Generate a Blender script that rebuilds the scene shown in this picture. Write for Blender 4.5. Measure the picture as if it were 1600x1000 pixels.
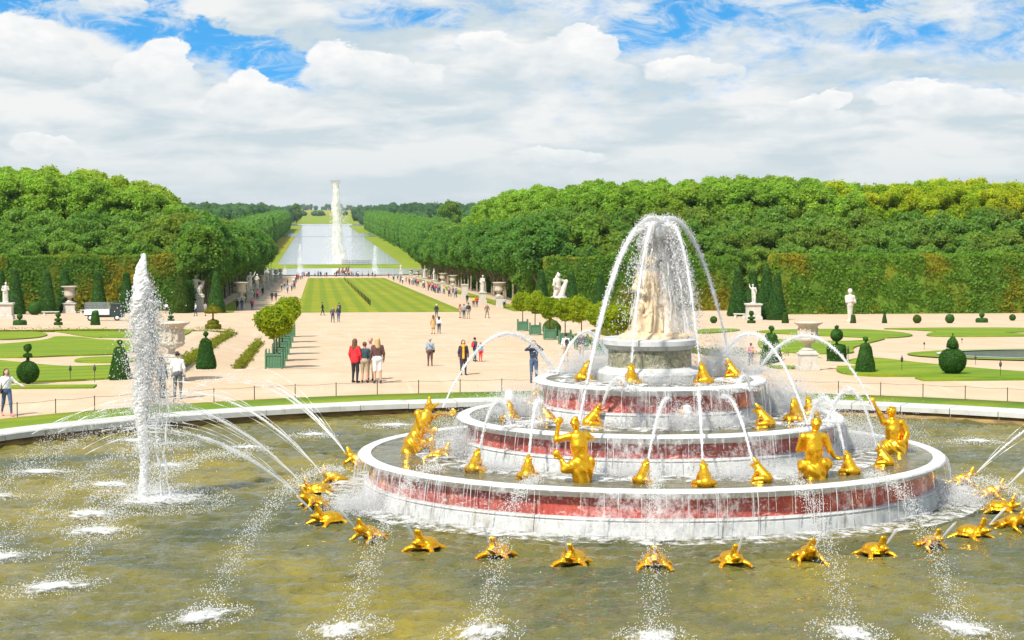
import bpy, bmesh, math, random
import numpy as np
from mathutils import Vector, Matrix, Euler
random.seed(7); RNG = np.random.default_rng(7)
for _o in list(bpy.data.objects): bpy.data.objects.remove(_o)
S = bpy.context.scene
COL = S.collection
# ------------------------------------------------------------------ camera
CAM = Vector((-8.5, -52.0, 7.5)); FPX = 3150.0; YAW = math.radians(5.51); PIT = math.radians(3.307)
cam_d = bpy.data.cameras.new('camera'); cam = bpy.data.objects.new('camera', cam_d); COL.objects.link(cam)
cam_d.sensor_width = 36.0; cam_d.lens = 36.0*FPX/1600.0; cam_d.clip_start = 0.5; cam_d.clip_end = 20000
cam.location = CAM; cam.rotation_euler = (math.pi/2 - PIT, 0, -YAW)
S.camera = cam
S.view_settings.view_transform = 'Standard'; S.view_settings.look = 'None'
S.view_settings.exposure = 0.66; S.view_settings.gamma = 1.0
S.cycles.transparent_max_bounces = 64; S.cycles.max_bounces = 10
S.cycles.diffuse_bounces = 6; S.cycles.glossy_bounces = 3; S.cycles.transmission_bounces = 4
S.cycles.caustics_reflective = False; S.cycles.caustics_refractive = False
S.cycles.use_denoising = True
# ------------------------------------------------------------------ node helper
class NT:
    def __init__(s, tree): s.t = tree; s.n = tree.nodes; s.l = tree.links
    def new(s, typ, **kw):
        nd = s.n.new(typ)
        for k, v in kw.items(): setattr(nd, k, v)
        return nd
    def put(s, sock, v):
        if isinstance(v, bpy.types.NodeSocket): s.l.new(v, sock)
        elif v is not None:
            if isinstance(v, (tuple, list)) and len(v) == 3 and sock.type == 'RGBA': v = (*v, 1)
            sock.default_value = v
    def m(s, op, a, b=None, c=None, clamp=False):
        nd = s.new('ShaderNodeMath', operation=op, use_clamp=clamp)
        for i, v in enumerate((a, b, c)):
            if v is not None: s.put(nd.inputs[i], v)
        return nd.outputs[0]
    def mr(s, v, a, b, c=0.0, d=1.0, interp='LINEAR'):
        nd = s.new('ShaderNodeMapRange', interpolation_type=interp)
        for i, q in enumerate((v, a, b, c, d)): s.put(nd.inputs[i], q)
        return nd.outputs[0]
    def mix(s, f, a, b, blend='MIX'):
        nd = s.new('ShaderNodeMix', data_type='RGBA', blend_type=blend)
        s.put(nd.inputs[0], f); s.put(nd.inputs[6], a); s.put(nd.inputs[7], b)
        return nd.outputs[2]
    def noise(s, vec, scale, detail=3, rough=0.55, dist=0.0, col=False):
        nd = s.new('ShaderNodeTexNoise'); s.put(nd.inputs['Vector'], vec)
        nd.inputs['Scale'].default_value = scale; nd.inputs['Detail'].default_value = detail
        nd.inputs['Roughness'].default_value = rough; nd.inputs['Distortion'].default_value = dist
        return nd.outputs[1 if col else 0]
    def vm(s, vec, sc, loc=(0, 0, 0)):
        nd = s.new('ShaderNodeMapping'); s.put(nd.inputs[0], vec)
        nd.inputs['Scale'].default_value = sc; nd.inputs['Location'].default_value = loc
        return nd.outputs[0]
# ------------------------------------------------------------------ sun and sky
SUN_TO = Vector((-0.40, -0.50, 0.77)).normalized()
sun_el = math.asin(SUN_TO.z); sun_az = math.atan2(SUN_TO.x, SUN_TO.y)
sd = bpy.data.lights.new('sun', 'SUN'); sd.energy = 3.9; sd.angle = math.radians(2.5); sd.color = (1.0, 0.945, 0.85)
so = bpy.data.objects.new('sun', sd); COL.objects.link(so); so.location = (-60, -40, 80)
so.rotation_euler = (-SUN_TO).to_track_quat('-Z', 'Y').to_euler()
W = bpy.data.worlds.new('World'); S.world = W; W.use_nodes = True
w = NT(W.node_tree); w.n.clear()
tc = w.new('ShaderNodeTexCoord').outputs['Generated']
sep = w.new('ShaderNodeSeparateXYZ'); w.put(sep.inputs[0], tc)
dx, dy, dz = sep.outputs
U = w.m('ARCTAN2', dx, dy); V = w.m('ARCSINE', dz)
sky = w.new('ShaderNodeTexSky', sky_type='NISHITA', sun_disc=False, sun_elevation=sun_el, sun_rotation=sun_az)
sky.air_density = 1.0; sky.dust_density = 0.1; sky.ozone_density = 2.5
# look a little higher into the clear sky than the gaps: deep blue of the open patches
cv = w.new('ShaderNodeCombineXYZ'); w.put(cv.inputs[0], dx); w.put(cv.inputs[1], dy)
w.put(cv.inputs[2], w.m('ADD', w.m('MULTIPLY', w.m('MAXIMUM', dz, 0.0), 3.0), 0.35))
nrm = w.new('ShaderNodeVectorMath', operation='NORMALIZE'); w.put(nrm.inputs[0], cv.outputs[0])
w.put(sky.inputs[0], nrm.outputs[0])
blue = w.mix(1.0, sky.outputs[0], (0.70, 1.95, 2.2), 'MULTIPLY')
pv = w.vm(tc, (1, 1, 2.1))
warp = w.noise(pv, 30, 4, 0.6, col=True)
wsep = w.new('ShaderNodeSeparateXYZ'); w.put(wsep.inputs[0], warp)
fine = w.noise(pv, 75, 7, 0.62)
big = w.noise(w.vm(tc, (1, 1, 3.2), (3.1, 1.7, 0.4)), 9.5, 8, 0.58, 0.3)
mid = w.noise(w.vm(tc, (1, 1, 2.6), (1.3, 5.2, 2.2)), 24, 7, 0.6, 0.2)
Uw = w.m('ADD', U, w.m('MULTIPLY', w.m('SUBTRACT', wsep.outputs[0], 0.5), 0.022))
Vw = w.m('ADD', V, w.m('MULTIPLY', w.m('SUBTRACT', wsep.outputs[1], 0.5), 0.016))
Uw = w.m('ADD', Uw, w.m('MULTIPLY', w.m('SUBTRACT', fine, 0.5), 0.010))
Vw = w.m('ADD', Vw, w.m('MULTIPLY', w.m('SUBTRACT', fine, 0.5), 0.012))
Uh = w.m('ADD', w.m('ADD', U, w.m('MULTIPLY', w.m('SUBTRACT', wsep.outputs[0], 0.5), 0.010)), w.m('MULTIPLY', w.m('SUBTRACT', fine, 0.5), 0.011))
Vh = w.m('ADD', w.m('ADD', V, w.m('MULTIPLY', w.m('SUBTRACT', wsep.outputs[1], 0.5), 0.008)), w.m('MULTIPLY', w.m('SUBTRACT', fine, 0.5), 0.012))
def sky_uv(px, py): return (px-496)/FPX, (318-py)/FPX
def blob(px, py, rx, ry, rot=0.0, uu=None, vv=None):
    u0, v0 = sky_uv(px, py); uu = uu or Uw; vv = vv or Vw
    a = w.m('SUBTRACT', uu, u0); b = w.m('SUBTRACT', vv, v0)
    c, s_ = math.cos(rot), math.sin(rot)
    p = w.m('ADD', w.m('MULTIPLY', a, c), w.m('MULTIPLY', b, s_))
    q = w.m('SUBTRACT', w.m('MULTIPLY', b, c), w.m('MULTIPLY', a, s_))
    p = w.m('DIVIDE', p, rx/FPX); q = w.m('DIVIDE', q, ry/FPX)
    return w.m('SQRT', w.m('ADD', w.m('MULTIPLY', p, p), w.m('MULTIPLY', q, q)))
# how much cloud: full near the horizon, broken higher up, a few clear openings
cover = w.m('ADD', w.m('MULTIPLY', big, 0.9), w.m('MULTIPLY', mid, 0.45))
cover = w.m('ADD', cover, w.mr(V, 0.0, 0.10, 0.42, -0.01))
cover = w.m('ADD', cover, w.m('MULTIPLY', w.m('SUBTRACT', fine, 0.5), 0.55))
for px, py, rx, ry, rot, amt in ((110, 22, 150, 34, 0.0, .50), (330, 70, 230, 46, -0.30, .52), (200, 60, 130, 40, -0.2, .35), (455, 105, 60, 36, 0.2, .34), (585, 35, 90, 30, 0.0, .22),
                                 (1045, 38, 120, 40, 0.28, .52), (1330, 8, 90, 14, 0.0, .45), (690, 30, 60, 22, 0.1, .30), (760, 75, 70, 24, 0.0, .16), (1380, 60, 110, 30, 0.1, .22),
                                 (1545, 70, 120, 50, 0.0, .20)):
    d = blob(px, py, rx, ry, rot)
    cover = w.m('SUBTRACT', cover, w.m('MULTIPLY', w.mr(d, 0.35, 1.15, 1, 0, 'SMOOTHSTEP'), amt))
for px, py, rx, ry in ((175, 12, 62, 34), (70, 90, 180, 50), (390, 30, 120, 26)):
    cover = w.m('ADD', cover, w.m('MULTIPLY', w.mr(blob(px, py, rx, ry), 0.5, 1.1, 1, 0, 'SMOOTHSTEP'), .35))
cl = w.mr(cover, 0.36, 0.86, 0, 1, 'SMOOTHSTEP')
# layer tone: soft grey undersides and lighter ridges
lift = w.noise(w.vm(tc, (1, 1, 4.2), (0.2, 0.9, 5.11)), 15, 6, 0.55, 0.25)
lift2 = w.noise(w.vm(tc, (1, 1, 4.2), (0.2, 0.9, 5.16)), 15, 6, 0.55, 0.25)
tone = w.m('ADD', w.mr(lift, 0.35, 0.63), w.m('MULTIPLY', w.m('SUBTRACT', lift, lift2), 1.6), clamp=True)
ccol = w.mix(tone, (4.6, 5.35, 5.75), (6.7, 6.8, 6.8))
# thin high streaks that soften the open blue
wis = w.noise(w.vm(tc, (1, 1, 2.4), (8.2, 2.1, 1.3)), 34, 7, 0.68, 0.9)
wisp = w.m('MULTIPLY', w.mr(wis, 0.42, 0.66, 0.0, 1.0, 'SMOOTHSTEP'), 0.80)
res = w.mix(wisp, blue, (5.9, 6.35, 6.6))
res = w.mix(cl, res, ccol)
hn = w.noise(pv, 60, 5, 0.6)
# separate cumulus heads: crisp bright tops, dissolving below
HEADS = (((262, 92, 40, 30), (236, 118, 48, 34), (282, 122, 34, 34), (200, 150, 66, 26), (262, 150, 60, 30)), ((392, 136, 34, 26), (364, 158, 40, 28), (425, 158, 44, 28), (395, 172, 78, 26)),
         ((520, 92, 44, 24), (600, 112, 52, 28), (560, 120, 96, 34), (655, 122, 44, 28)), ((905, 66, 44, 26), (940, 78, 30, 24), (870, 90, 60, 32), (900, 118, 96, 30)), ((1296, 156, 28, 18), (1260, 172, 40, 20), (1210, 190, 60, 20), (1280, 192, 60, 20), (1165, 198, 44, 16)),
         ((175, 10, 50, 24), (215, 16, 26, 18)), ((30, 70, 90, 40), (90, 100, 80, 34), (140, 120, 60, 26)), ((1060, 112, 60, 22), (1110, 120, 50, 20)), ((760, 70, 50, 26), (800, 90, 60, 26)), ((118, 247, 34, 12), (80, 225, 50, 16)), ((1420, 150, 80, 22), (1500, 170, 90, 22)), ((1010, 255, 70, 12), (870, 245, 80, 14)))
for heads in HEADS:
    dmin = None
    for (px, py, rx, ry) in heads:
        d = blob(px, py, rx, ry, 0.0, Uh, Vh); dmin = d if dmin is None else w.m('MINIMUM', dmin, d)
    ytop = min(h[1]-h[3] for h in heads); ybot = max(h[1]+h[3] for h in heads)
    msk = w.mr(dmin, 0.86, 1.04, 1, 0, 'SMOOTHSTEP')
    fall = w.mr(Vh, (318-ybot)/FPX, (318-(ytop*0.4+ybot*0.6))/FPX, 0, 1, 'SMOOTHSTEP')
    msk = w.m('MULTIPLY', msk, w.m('MULTIPLY', fall, 0.95))
    lit = w.m('ADD', w.mr(Vh, (318-ybot)/FPX, (318-ytop)/FPX, 0.05, 1.05), w.m('MULTIPLY', w.m('SUBTRACT', hn, 0.5), 1.5), clamp=True)
    res = w.mix(msk, res, w.mix(lit, (5.0, 5.6, 5.95), (7.45, 7.4, 7.3)))
# pale band of far air low over the horizon
res = w.mix(w.mr(V, 0.0, 0.05, 0.55, 0.0, 'SMOOTHSTEP'), res, (4.9, 5.5, 5.75))
bg = w.new('ShaderNodeBackground'); w.put(bg.inputs[0], res); bg.inputs[1].default_value = 0.085
wo = w.new('ShaderNodeOutputWorld'); w.l.new(bg.outputs[0], wo.inputs[0])
# ------------------------------------------------------------------ terrain profile (metres, y runs along the garden axis)
PC = [(-400, .4), (32.5, .4), (71, -2.5), (128, -4.3), (165, -5.4), (221, -7.2), (556, -14.9), (640, -15.4), (1e6, -15.4)]
PS = [(-400, .4), (28, .4), (163, -5.2), (221, -7.2), (556, -14.9), (640, -15.4), (1e6, -15.4)]
def interp(P, y): return float(np.interp(y, [p[0] for p in P], [p[1] for p in P]))
def ground_z(x, y):
    t = min(1.0, max(0.0, (abs(x)-13.6)/4.4))
    return interp(PC, y)*(1-t) + interp(PS, y)*t
_R = cam.rotation_euler.to_matrix()
def ray(px, py):
    return (_R @ Vector(((px-800)/FPX, (500-py)/FPX, -1.0))).normalized()
def at_z(px, py, z):
    r = ray(px, py); t = (z-CAM.z)/r.z
    return CAM + r*t
def on_ground(px, py):
    r = ray(px, py); t0 = 30.0
    t = t0
    while t < 6000:
        p = CAM + r*t
        if p.z < ground_z(p.x, p.y): break
        t0 = t; t += max(0.5, t*0.01)
    a, b = t0, t
    for _ in range(40):
        m_ = (a+b)/2; p = CAM + r*m_
        if p.z < ground_z(p.x, p.y): b = m_
        else: a = m_
    p = CAM + r*b; return Vector((p.x, p.y, ground_z(p.x, p.y)))
def at_y(px, py, y):
    r = ray(px, py); t = (y-CAM.y)/r.y
    return CAM + r*t
def px_m(p):            # photograph pixels per metre at a place
    f = _R @ Vector((0, 0, -1)); return FPX/((p-CAM).dot(f))
# ------------------------------------------------------------------ object helpers
def mesh_np(name, V_, F, mats=(), midx=None, smooth=False):
    me = bpy.data.meshes.new(name)
    V_ = np.asarray(V_, np.float32).reshape(-1, 3)
    if isinstance(F, np.ndarray): groups = [F]
    else: groups = [np.asarray(g) for g in F if len(g)]
    nl = sum(g.size for g in groups); nf = sum(len(g) for g in groups)
    me.vertices.add(len(V_)); me.vertices.foreach_set('co', V_.ravel())
    me.loops.add(nl); me.polygons.add(nf)
    me.loops.foreach_set('vertex_index', np.concatenate([g.ravel() for g in groups]).astype(np.int32))
    tot = np.concatenate([np.full(len(g), g.shape[1]) for g in groups]).astype(np.int32)
    st = np.concatenate([[0], np.cumsum(tot)[:-1]]).astype(np.int32)
    me.polygons.foreach_set('loop_start', st); me.polygons.foreach_set('loop_total', tot)
    if midx is not None: me.polygons.foreach_set('material_index', np.asarray(midx, np.int32))
    if smooth: me.polygons.foreach_set('use_smooth', np.ones(nf, bool))
    for m_ in mats: me.materials.append(m_)
    me.update(calc_edges=True); me.validate()
    return me
def link(name, me, parent=None, loc=None, rot=None, scale=None):
    o = bpy.data.objects.new(name, me); COL.objects.link(o)
    if parent is not None: o.parent = parent
    if loc is not None: o.location = loc
    if rot is not None: o.rotation_euler = rot if hasattr(rot, '__len__') else (0, 0, rot)
    if scale is not None: o.scale = scale if hasattr(scale, '__len__') else (scale,)*3
    return o
def thing(name, label, cat, loc=(0, 0, 0), rz=0, group=None, scale=None, me=None):
    o = link(name, me, None, loc, rz, scale); return tag(o, label, cat, group)
def tag(o, label, cat, group=None):
    o['label'] = label; o['category'] = cat
    if group: o['group'] = group
    return o
def struct(name, me):
    o = link(name, me); o['kind'] = 'structure'; return o
def dup(root, loc, rz=None, label=None, scale=None, group=None, rot=None):
    def rec(o, par):
        c = o.copy(); COL.objects.link(c); c.parent = par
        for ch in list(o.children): rec(ch, c)
        return c
    r = rec(root, None); r.location = loc
    if rz is not None: r.rotation_euler = (0, 0, rz)
    if rot is not None: r.rotation_euler = rot
    if scale is not None: r.scale = scale if hasattr(scale, '__len__') else (scale,)*3
    if label: r['label'] = label
    if group: r['group'] = group
    return r
class MB:                       # collects simple shapes into one mesh
    def __init__(s): s.v = []; s.f = []
    def add(s, vs, fs):
        k = len(s.v); s.v += [tuple(v) for v in vs]; s.f += [tuple(i+k for i in f) for f in fs]; return s
    def box(s, c, d, rz=0.0, taper=1.0):
        x, y, z = d[0]/2, d[1]/2, d[2]/2; ca, sa = math.cos(rz), math.sin(rz); vs = []
        for sz in (-1, 1):
            t = taper if sz > 0 else 1
            for sx, sy in ((-1, -1), (1, -1), (1, 1), (-1, 1)):
                a, b = sx*x*t, sy*y*t; vs.append((c[0]+a*ca-b*sa, c[1]+a*sa+b*ca, c[2]+sz*z))
        return s.add(vs, [(3, 2, 1, 0), (4, 5, 6, 7), (0, 1, 5, 4), (1, 2, 6, 5), (2, 3, 7, 6), (3, 0, 4, 7)])
    def lathe(s, prof, n=24, c=(0, 0, 0), cap=True):
        vs = []; fs = []
        for r, z in prof:
            for i in range(n):
                a = 2*math.pi*i/n; vs.append((c[0]+r*math.cos(a), c[1]+r*math.sin(a), c[2]+z))
        for k in range(len(prof)-1):
            for i in range(n):
                j = (i+1) % n; fs.append((k*n+i, k*n+j, (k+1)*n+j, (k+1)*n+i))
        if cap: fs.append(tuple(range(n-1, -1, -1))); fs.append(tuple((len(prof)-1)*n+i for i in range(n)))
        return s.add(vs, fs)
    def tube(s, pts, rad, n=6, cap=True):
        pts = [Vector(p) for p in pts]; vs = []; fs = []
        up = Vector((0, 0, 1))
        for k, p in enumerate(pts):
            t = (pts[min(k+1, len(pts)-1)]-pts[max(k-1, 0)])
            t = t.normalized() if t.length > 1e-9 else Vector((0, 0, 1))
            a = t.cross(up)
            if a.length < 1e-3: a = t.cross(Vector((0, 1, 0)))
            a.normalize(); b = t.cross(a)
            r = rad[k] if hasattr(rad, '__len__') else rad
            for i in range(n):
                q = 2*math.pi*i/n; vs.append(p + a*(r*math.cos(q)) + b*(r*math.sin(q)))
        for k in range(len(pts)-1):
            for i in range(n):
                j = (i+1) % n; fs.append((k*n+i, k*n+j, (k+1)*n+j, (k+1)*n+i))
        if cap: fs.append(tuple(range(n-1, -1, -1))); fs.append(tuple((len(pts)-1)*n+i for i in range(n)))
        return s.add(vs, fs)
    def mesh(s, name, mat, smooth=False, bevel=0.0):
        me = bpy.data.meshes.new(name); me.from_pydata(s.v, [], s.f)
        bm = bmesh.new(); bm.from_mesh(me); bmesh.ops.recalc_face_normals(bm, faces=bm.faces)
        if bevel: bmesh.ops.bevel(bm, geom=[e for e in bm.edges if e.calc_face_angle(0) > 0.6], offset=bevel, segments=1, affect='EDGES')
        bm.to_mesh(me); bm.free()
        if smooth:
            for p in me.polygons: p.use_smooth = True
        if mat: me.materials.append(mat)
        return me
    def build(s, name, mat, parent=None, loc=None, rz=None, smooth=False, bevel=0.0):
        return link(name, s.mesh(name, mat, smooth, bevel), parent, loc, rz)
def smooth_by_angle(me, ang=0.7):
    try: me.set_sharp_from_angle(angle=ang)
    except Exception: pass
# ------------------------------------------------------------------ materials
MC = {}
def mat(name, fn):
    if name in MC: return MC[name]
    m_ = bpy.data.materials.new(name); m_.use_nodes = True; t = NT(m_.node_tree); t.n.clear()
    out = t.new('ShaderNodeOutputMaterial'); sh = fn(t)
    t.l.new(sh, out.inputs[0]); MC[name] = m_; return m_
def pri(t, col, rough=0.7, metal=0.0, bump=None, spec=0.5, trans=0.0, ior=None, alpha=None):
    b = t.new('ShaderNodeBsdfPrincipled'); t.put(b.inputs['Base Color'], col); t.put(b.inputs['Roughness'], rough)
    t.put(b.inputs['Metallic'], metal); t.put(b.inputs['Specular IOR Level'], spec); t.put(b.inputs['Transmission Weight'], trans)
    if ior: b.inputs['IOR'].default_value = ior
    if alpha is not None: t.put(b.inputs['Alpha'], alpha)
    if bump is not None: t.l.new(bump, b.inputs['Normal'])
    return b.outputs[0]
def bump(t, h, strength=0.3, dist=0.05):
    b = t.new('ShaderNodeBump'); b.inputs['Strength'].default_value = strength; b.inputs['Distance'].default_value = dist
    t.put(b.inputs['Height'], h); return b.outputs[0]
def opos(t): return t.new('ShaderNodeTexCoord').outputs['Object']
def wpos(t): return t.new('ShaderNodeNewGeometry').outputs['Position']
def simple(name, col, rough=0.7, metal=0.0, var=0.18, scale=6.0, bmp=0.15, world=False, spec=0.5):
    def fn(t):
        p = wpos(t) if world else opos(t)
        n1 = t.noise(p, scale, 4, 0.6)
        c = t.mix(t.mr(n1, 0.3, 0.7), tuple(x*(1-var) for x in col), tuple(min(1, x*(1+var)) for x in col))
        return pri(t, c, rough, metal, bump(t, t.noise(p, scale*6, 3), bmp, 0.02) if bmp else None, spec)
    return mat(name, fn)
def f_gravel(t):
    p = wpos(t)
    a = t.noise(p, 0.35, 5, 0.62); b = t.noise(p, 9, 4, 0.7); c = t.noise(t.vm(p, (0.5, 0.12, 1)), 1.0, 4, 0.6)
    col = t.mix(t.mr(a, 0.3, 0.7), (0.50, 0.355, 0.225), (0.57, 0.425, 0.285))
    col = t.mix(t.m('MULTIPLY', t.mr(c, 0.45, 0.75), 0.6), col, (0.60, 0.49, 0.37))
    col = t.mix(t.m('MULTIPLY', t.mr(b, 0.5, 0.8), 0.45), col, (0.40, 0.29, 0.20))
    col = t.mix(t.m('MULTIPLY', t.mr(t.noise(t.vm(p, (0.09, 0.5, 1), (2, 5, 0)), 1.0, 6, 0.7, 0.6), 0.52, 0.70), 0.5), col, (0.43, 0.315, 0.225))
    col = t.mix(t.m('MULTIPLY', t.mr(t.noise(t.vm(p, (1.6, 0.10, 1), (7, 1, 0)), 0.8, 4, 0.6, 0.3), 0.60, 0.70), 0.35), col, (0.62, 0.53, 0.42))
    return pri(t, col, 0.95, 0, bump(t, b, 0.25, 0.03), 0.2)
M_gravel = mat('gravel', f_gravel)
def f_lawn(stripe, warm=0.0, rot=0.0, w_=1.6):
    def fn(t):
        p = wpos(t); nd = t.new('ShaderNodeMapping'); t.put(nd.inputs[0], p); nd.inputs['Rotation'].default_value = (0, 0, rot)
        sp = t.new('ShaderNodeSeparateXYZ'); t.put(sp.inputs[0], nd.outputs[0])
        s_ = t.m('SINE', t.m('ADD', t.m('MULTIPLY', sp.outputs[0], 2*math.pi/w_/2), t.m('MULTIPLY', t.noise(p, 0.3, 3), 1.5)))
        a = t.noise(p, 0.12, 5, 0.6); b = t.noise(p, 3.0, 5, 0.7)
        col = t.mix(t.mr(a, 0.35, 0.68), (0.155+0.06*warm, 0.235, 0.014), (0.26+0.08*warm, 0.30, 0.016))
        col = t.mix(t.m('MULTIPLY', t.mr(s_, -0.3, 0.5), stripe), col, (0.095+0.04*warm, 0.20, 0.013))
        col = t.mix(t.m('MULTIPLY', t.mr(b, 0.45, 0.75), 0.45), col, (0.085, 0.15, 0.014))
        return pri(t, col, 0.9, 0, bump(t, t.noise(p, 14, 3, 0.7), 0.5, 0.06), 0.15)
    return fn
M_lawn = mat('mown_grass', f_lawn(0.55, 0.0, 0.9)); M_lawn2 = mat('avenue_grass', f_lawn(0.55, 0.55, 0.0, 1.3)); M_lawnf = mat('far_grass', f_lawn(0.0, 0.15))
M_dry = mat('dry_grass', f_lawn(0.0, 1.6))
def f_leaf(c0, c1, c2, patch=0.05, rnd=0.35, thr=(0.52, 0.66)):
    def fn(t):
        p = wpos(t); oi = t.new('ShaderNodeObjectInfo').outputs['Random']
        gi = t.new('ShaderNodeNewGeometry').outputs['Random Per Island']
        col = t.mix(t.m('ADD', t.m('MULTIPLY', oi, 0.5), t.m('MULTIPLY', gi, 0.5)), c0, c1)
        col = t.mix(t.m('MULTIPLY', t.mr(t.noise(p, patch, 4, 0.6), thr[0], thr[1]), 0.85), col, c2)
        hs = t.new('ShaderNodeHueSaturation'); t.put(hs.inputs['Color'], col)
        t.put(hs.inputs['Value'], t.m('MULTIPLY', t.m('ADD', 1-rnd/2, t.m('MULTIPLY', gi, rnd)), t.mr(t.noise(p, patch*9, 4, 0.65), 0.3, 0.7, 0.72, 1.22)))
        d = t.new('ShaderNodeBsdfPrincipled'); t.put(d.inputs['Base Color'], hs.outputs[0]); d.inputs['Roughness'].default_value = 0.55
        d.inputs['Specular IOR Level'].default_value = 0.25
        tr = t.new('ShaderNodeBsdfTranslucent'); t.put(tr.inputs[0], t.mix(1.0, hs.outputs[0], (1.5, 1.5, 0.6), 'MULTIPLY'))
        mx = t.new('ShaderNodeMixShader'); mx.inputs[0].default_value = 0.54
        t.l.new(d.outputs[0], mx.inputs[1]); t.l.new(tr.outputs[0], mx.inputs[2]); return mx.outputs[0]
    return fn
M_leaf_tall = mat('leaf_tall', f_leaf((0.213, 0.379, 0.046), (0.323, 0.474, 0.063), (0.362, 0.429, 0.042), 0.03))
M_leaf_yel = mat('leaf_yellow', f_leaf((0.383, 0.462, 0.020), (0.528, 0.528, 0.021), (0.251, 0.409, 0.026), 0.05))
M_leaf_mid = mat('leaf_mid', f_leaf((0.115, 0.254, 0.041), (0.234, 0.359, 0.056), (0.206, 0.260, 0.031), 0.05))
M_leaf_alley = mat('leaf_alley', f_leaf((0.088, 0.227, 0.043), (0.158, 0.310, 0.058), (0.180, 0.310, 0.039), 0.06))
M_leaf_far = mat('leaf_far', f_leaf((0.06, 0.15, 0.05), (0.1, 0.2, 0.06), (0.06, 0.15, 0.075), 0.01))  # teal tint puts the haze of distance into the leaf colour
M_leaf_orange = mat('leaf_citrus', f_leaf((0.21, 0.31, 0.008), (0.36, 0.4, 0.012), (0.13, 0.24, 0.008), 1.1, 0.5))
M_leaf_hedge = mat('leaf_hedge', f_leaf((0.106, 0.243, 0.028), (0.214, 0.355, 0.042), (0.394, 0.304, 0.019), 0.17, 0.4, (0.51, 0.68)))
M_leaf_hedge2 = mat('leaf_hedge_autumn', f_leaf((0.094, 0.224, 0.028), (0.188, 0.327, 0.042), (0.347, 0.280, 0.019), 0.17, 0.4, (0.43, 0.60)))
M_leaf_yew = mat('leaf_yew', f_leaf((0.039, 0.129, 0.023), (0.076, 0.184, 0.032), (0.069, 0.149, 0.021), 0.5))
M_leaf_box = mat('leaf_box', f_leaf((0.052, 0.117, 0.013), (0.098, 0.163, 0.016), (0.156, 0.163, 0.013), 0.5))
M_leaf_gold = mat('leaf_gold', f_leaf((0.143, 0.195, 0.010), (0.221, 0.234, 0.010), (0.195, 0.156, 0.010), 0.5))
M_bark = simple('bark', (0.13, 0.095, 0.065), 0.9, var=0.4, scale=3)
M_barkl = simple('pale_bark', (0.24, 0.19, 0.13), 0.9, var=0.4, scale=3)
def f_stone(c0, c1, stain, amt, sc=2.2):
    def fn(t):
        p = opos(t); a = t.noise(p, sc, 6, 0.65); b = t.noise(t.vm(p, (1, 1, 0.35)), sc*2.2, 5, 0.7)
        col = t.mix(t.mr(a, 0.3, 0.7), c0, c1)
        col = t.mix(t.m('MULTIPLY', t.mr(b, 0.52, 0.72), amt), col, stain)
        return pri(t, col, 0.7, 0, bump(t, t.noise(p, 25, 4), 0.25, 0.02), 0.35)
    return fn
M_marble = mat('white_marble', f_stone((0.50, 0.465, 0.405), (0.60, 0.57, 0.51), (0.32, 0.28, 0.22), 0.7, 3.0))
M_lime = mat('limestone', f_stone((0.44, 0.385, 0.30), (0.54, 0.48, 0.39), (0.29, 0.25, 0.19), 0.6, 3.0))
M_coping = mat('coping_stone', f_stone((0.47, 0.465, 0.44), (0.58, 0.575, 0.54), (0.32, 0.30, 0.24), 0.7, 1.2))
M_statue = mat('warm_marble', f_stone((0.54, 0.41, 0.255), (0.66, 0.54, 0.38), (0.36, 0.21, 0.08), 0.85, 2.8))
M_tierw = mat('wet_white_marble', f_stone((0.43, 0.44, 0.44), (0.57, 0.575, 0.565), (0.27, 0.235, 0.165), 0.85, 1.6))
M_rim = mat('rim_marble', f_stone((0.56, 0.565, 0.56), (0.72, 0.72, 0.70), (0.36, 0.33, 0.26), 0.7, 1.6))
M_tierg = mat('wet_grey_marble', f_stone((0.36, 0.365, 0.36), (0.46, 0.46, 0.44), (0.27, 0.24, 0.18), 0.7, 2.0))
def f_red(t):
    p = opos(t); wv = t.noise(p, 1.6, 5, 0.6, 1.4); v2 = t.noise(t.vm(p, (1.0, 1.0, 1.5), (3, 1, 7)), 3.6, 7, 0.72, 1.8)
    oi = t.new('ShaderNodeObjectInfo').outputs['Random']
    col = t.mix(t.mr(wv, 0.3, 0.7), (0.42, 0.04, 0.035), (0.58, 0.12, 0.085))
    col = t.mix(t.m('MULTIPLY', oi, 0.55), col, (0.22, 0.075, 0.085))
    col = t.mix(t.mr(v2, 0.55, 0.62), col, (0.66, 0.50, 0.42))
    col = t.mix(t.mr(t.noise(p, 2.3, 4, 0.6, 0.8), 0.60, 0.70), col, (0.16, 0.045, 0.045))
    return pri(t, col, 0.16, 0, bump(t, v2, 0.1, 0.02), 0.5)
M_red = mat('red_veined_marble', f_red)
def f_green(t):
    p = opos(t); a = t.noise(p, 2.4, 7, 0.7, 2.0)
    col = t.mix(t.mr(a, 0.4, 0.62), (0.10, 0.115, 0.075), (0.34, 0.31, 0.22)); col = t.mix(t.mr(t.noise(p, 5, 5, 0.7, 2), 0.58, 0.66), col, (0.52, 0.47, 0.36))
    return pri(t, col, 0.2)
M_green = mat('green_marble', f_green)
def f_gold(t):
    p = opos(t); a = t.noise(p, 5, 4, 0.6)
    col = t.mix(t.mr(a, 0.3, 0.7), (1.0, 0.46, 0.014), (1.0, 0.56, 0.035))
    return pri(t, col, t.mr(t.noise(p, 11, 3), 0.3, 0.7, 0.20, 0.40), 0.95, bump(t, t.noise(p, 18, 4, 0.6), 0.20, 0.03), 0.5)
M_gold = mat('gilded_lead', f_gold)
def f_algae(t):
    p = wpos(t); a = t.noise(t.vm(p, (1, 1, 6)), 1.3, 6, 0.7)
    col = t.mix(t.mr(a, 0.35, 0.65), (0.085, 0.052, 0.015), (0.36, 0.22, 0.06)); return pri(t, col, 0.6)
M_algae = mat('algae_stone', f_algae)
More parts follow.
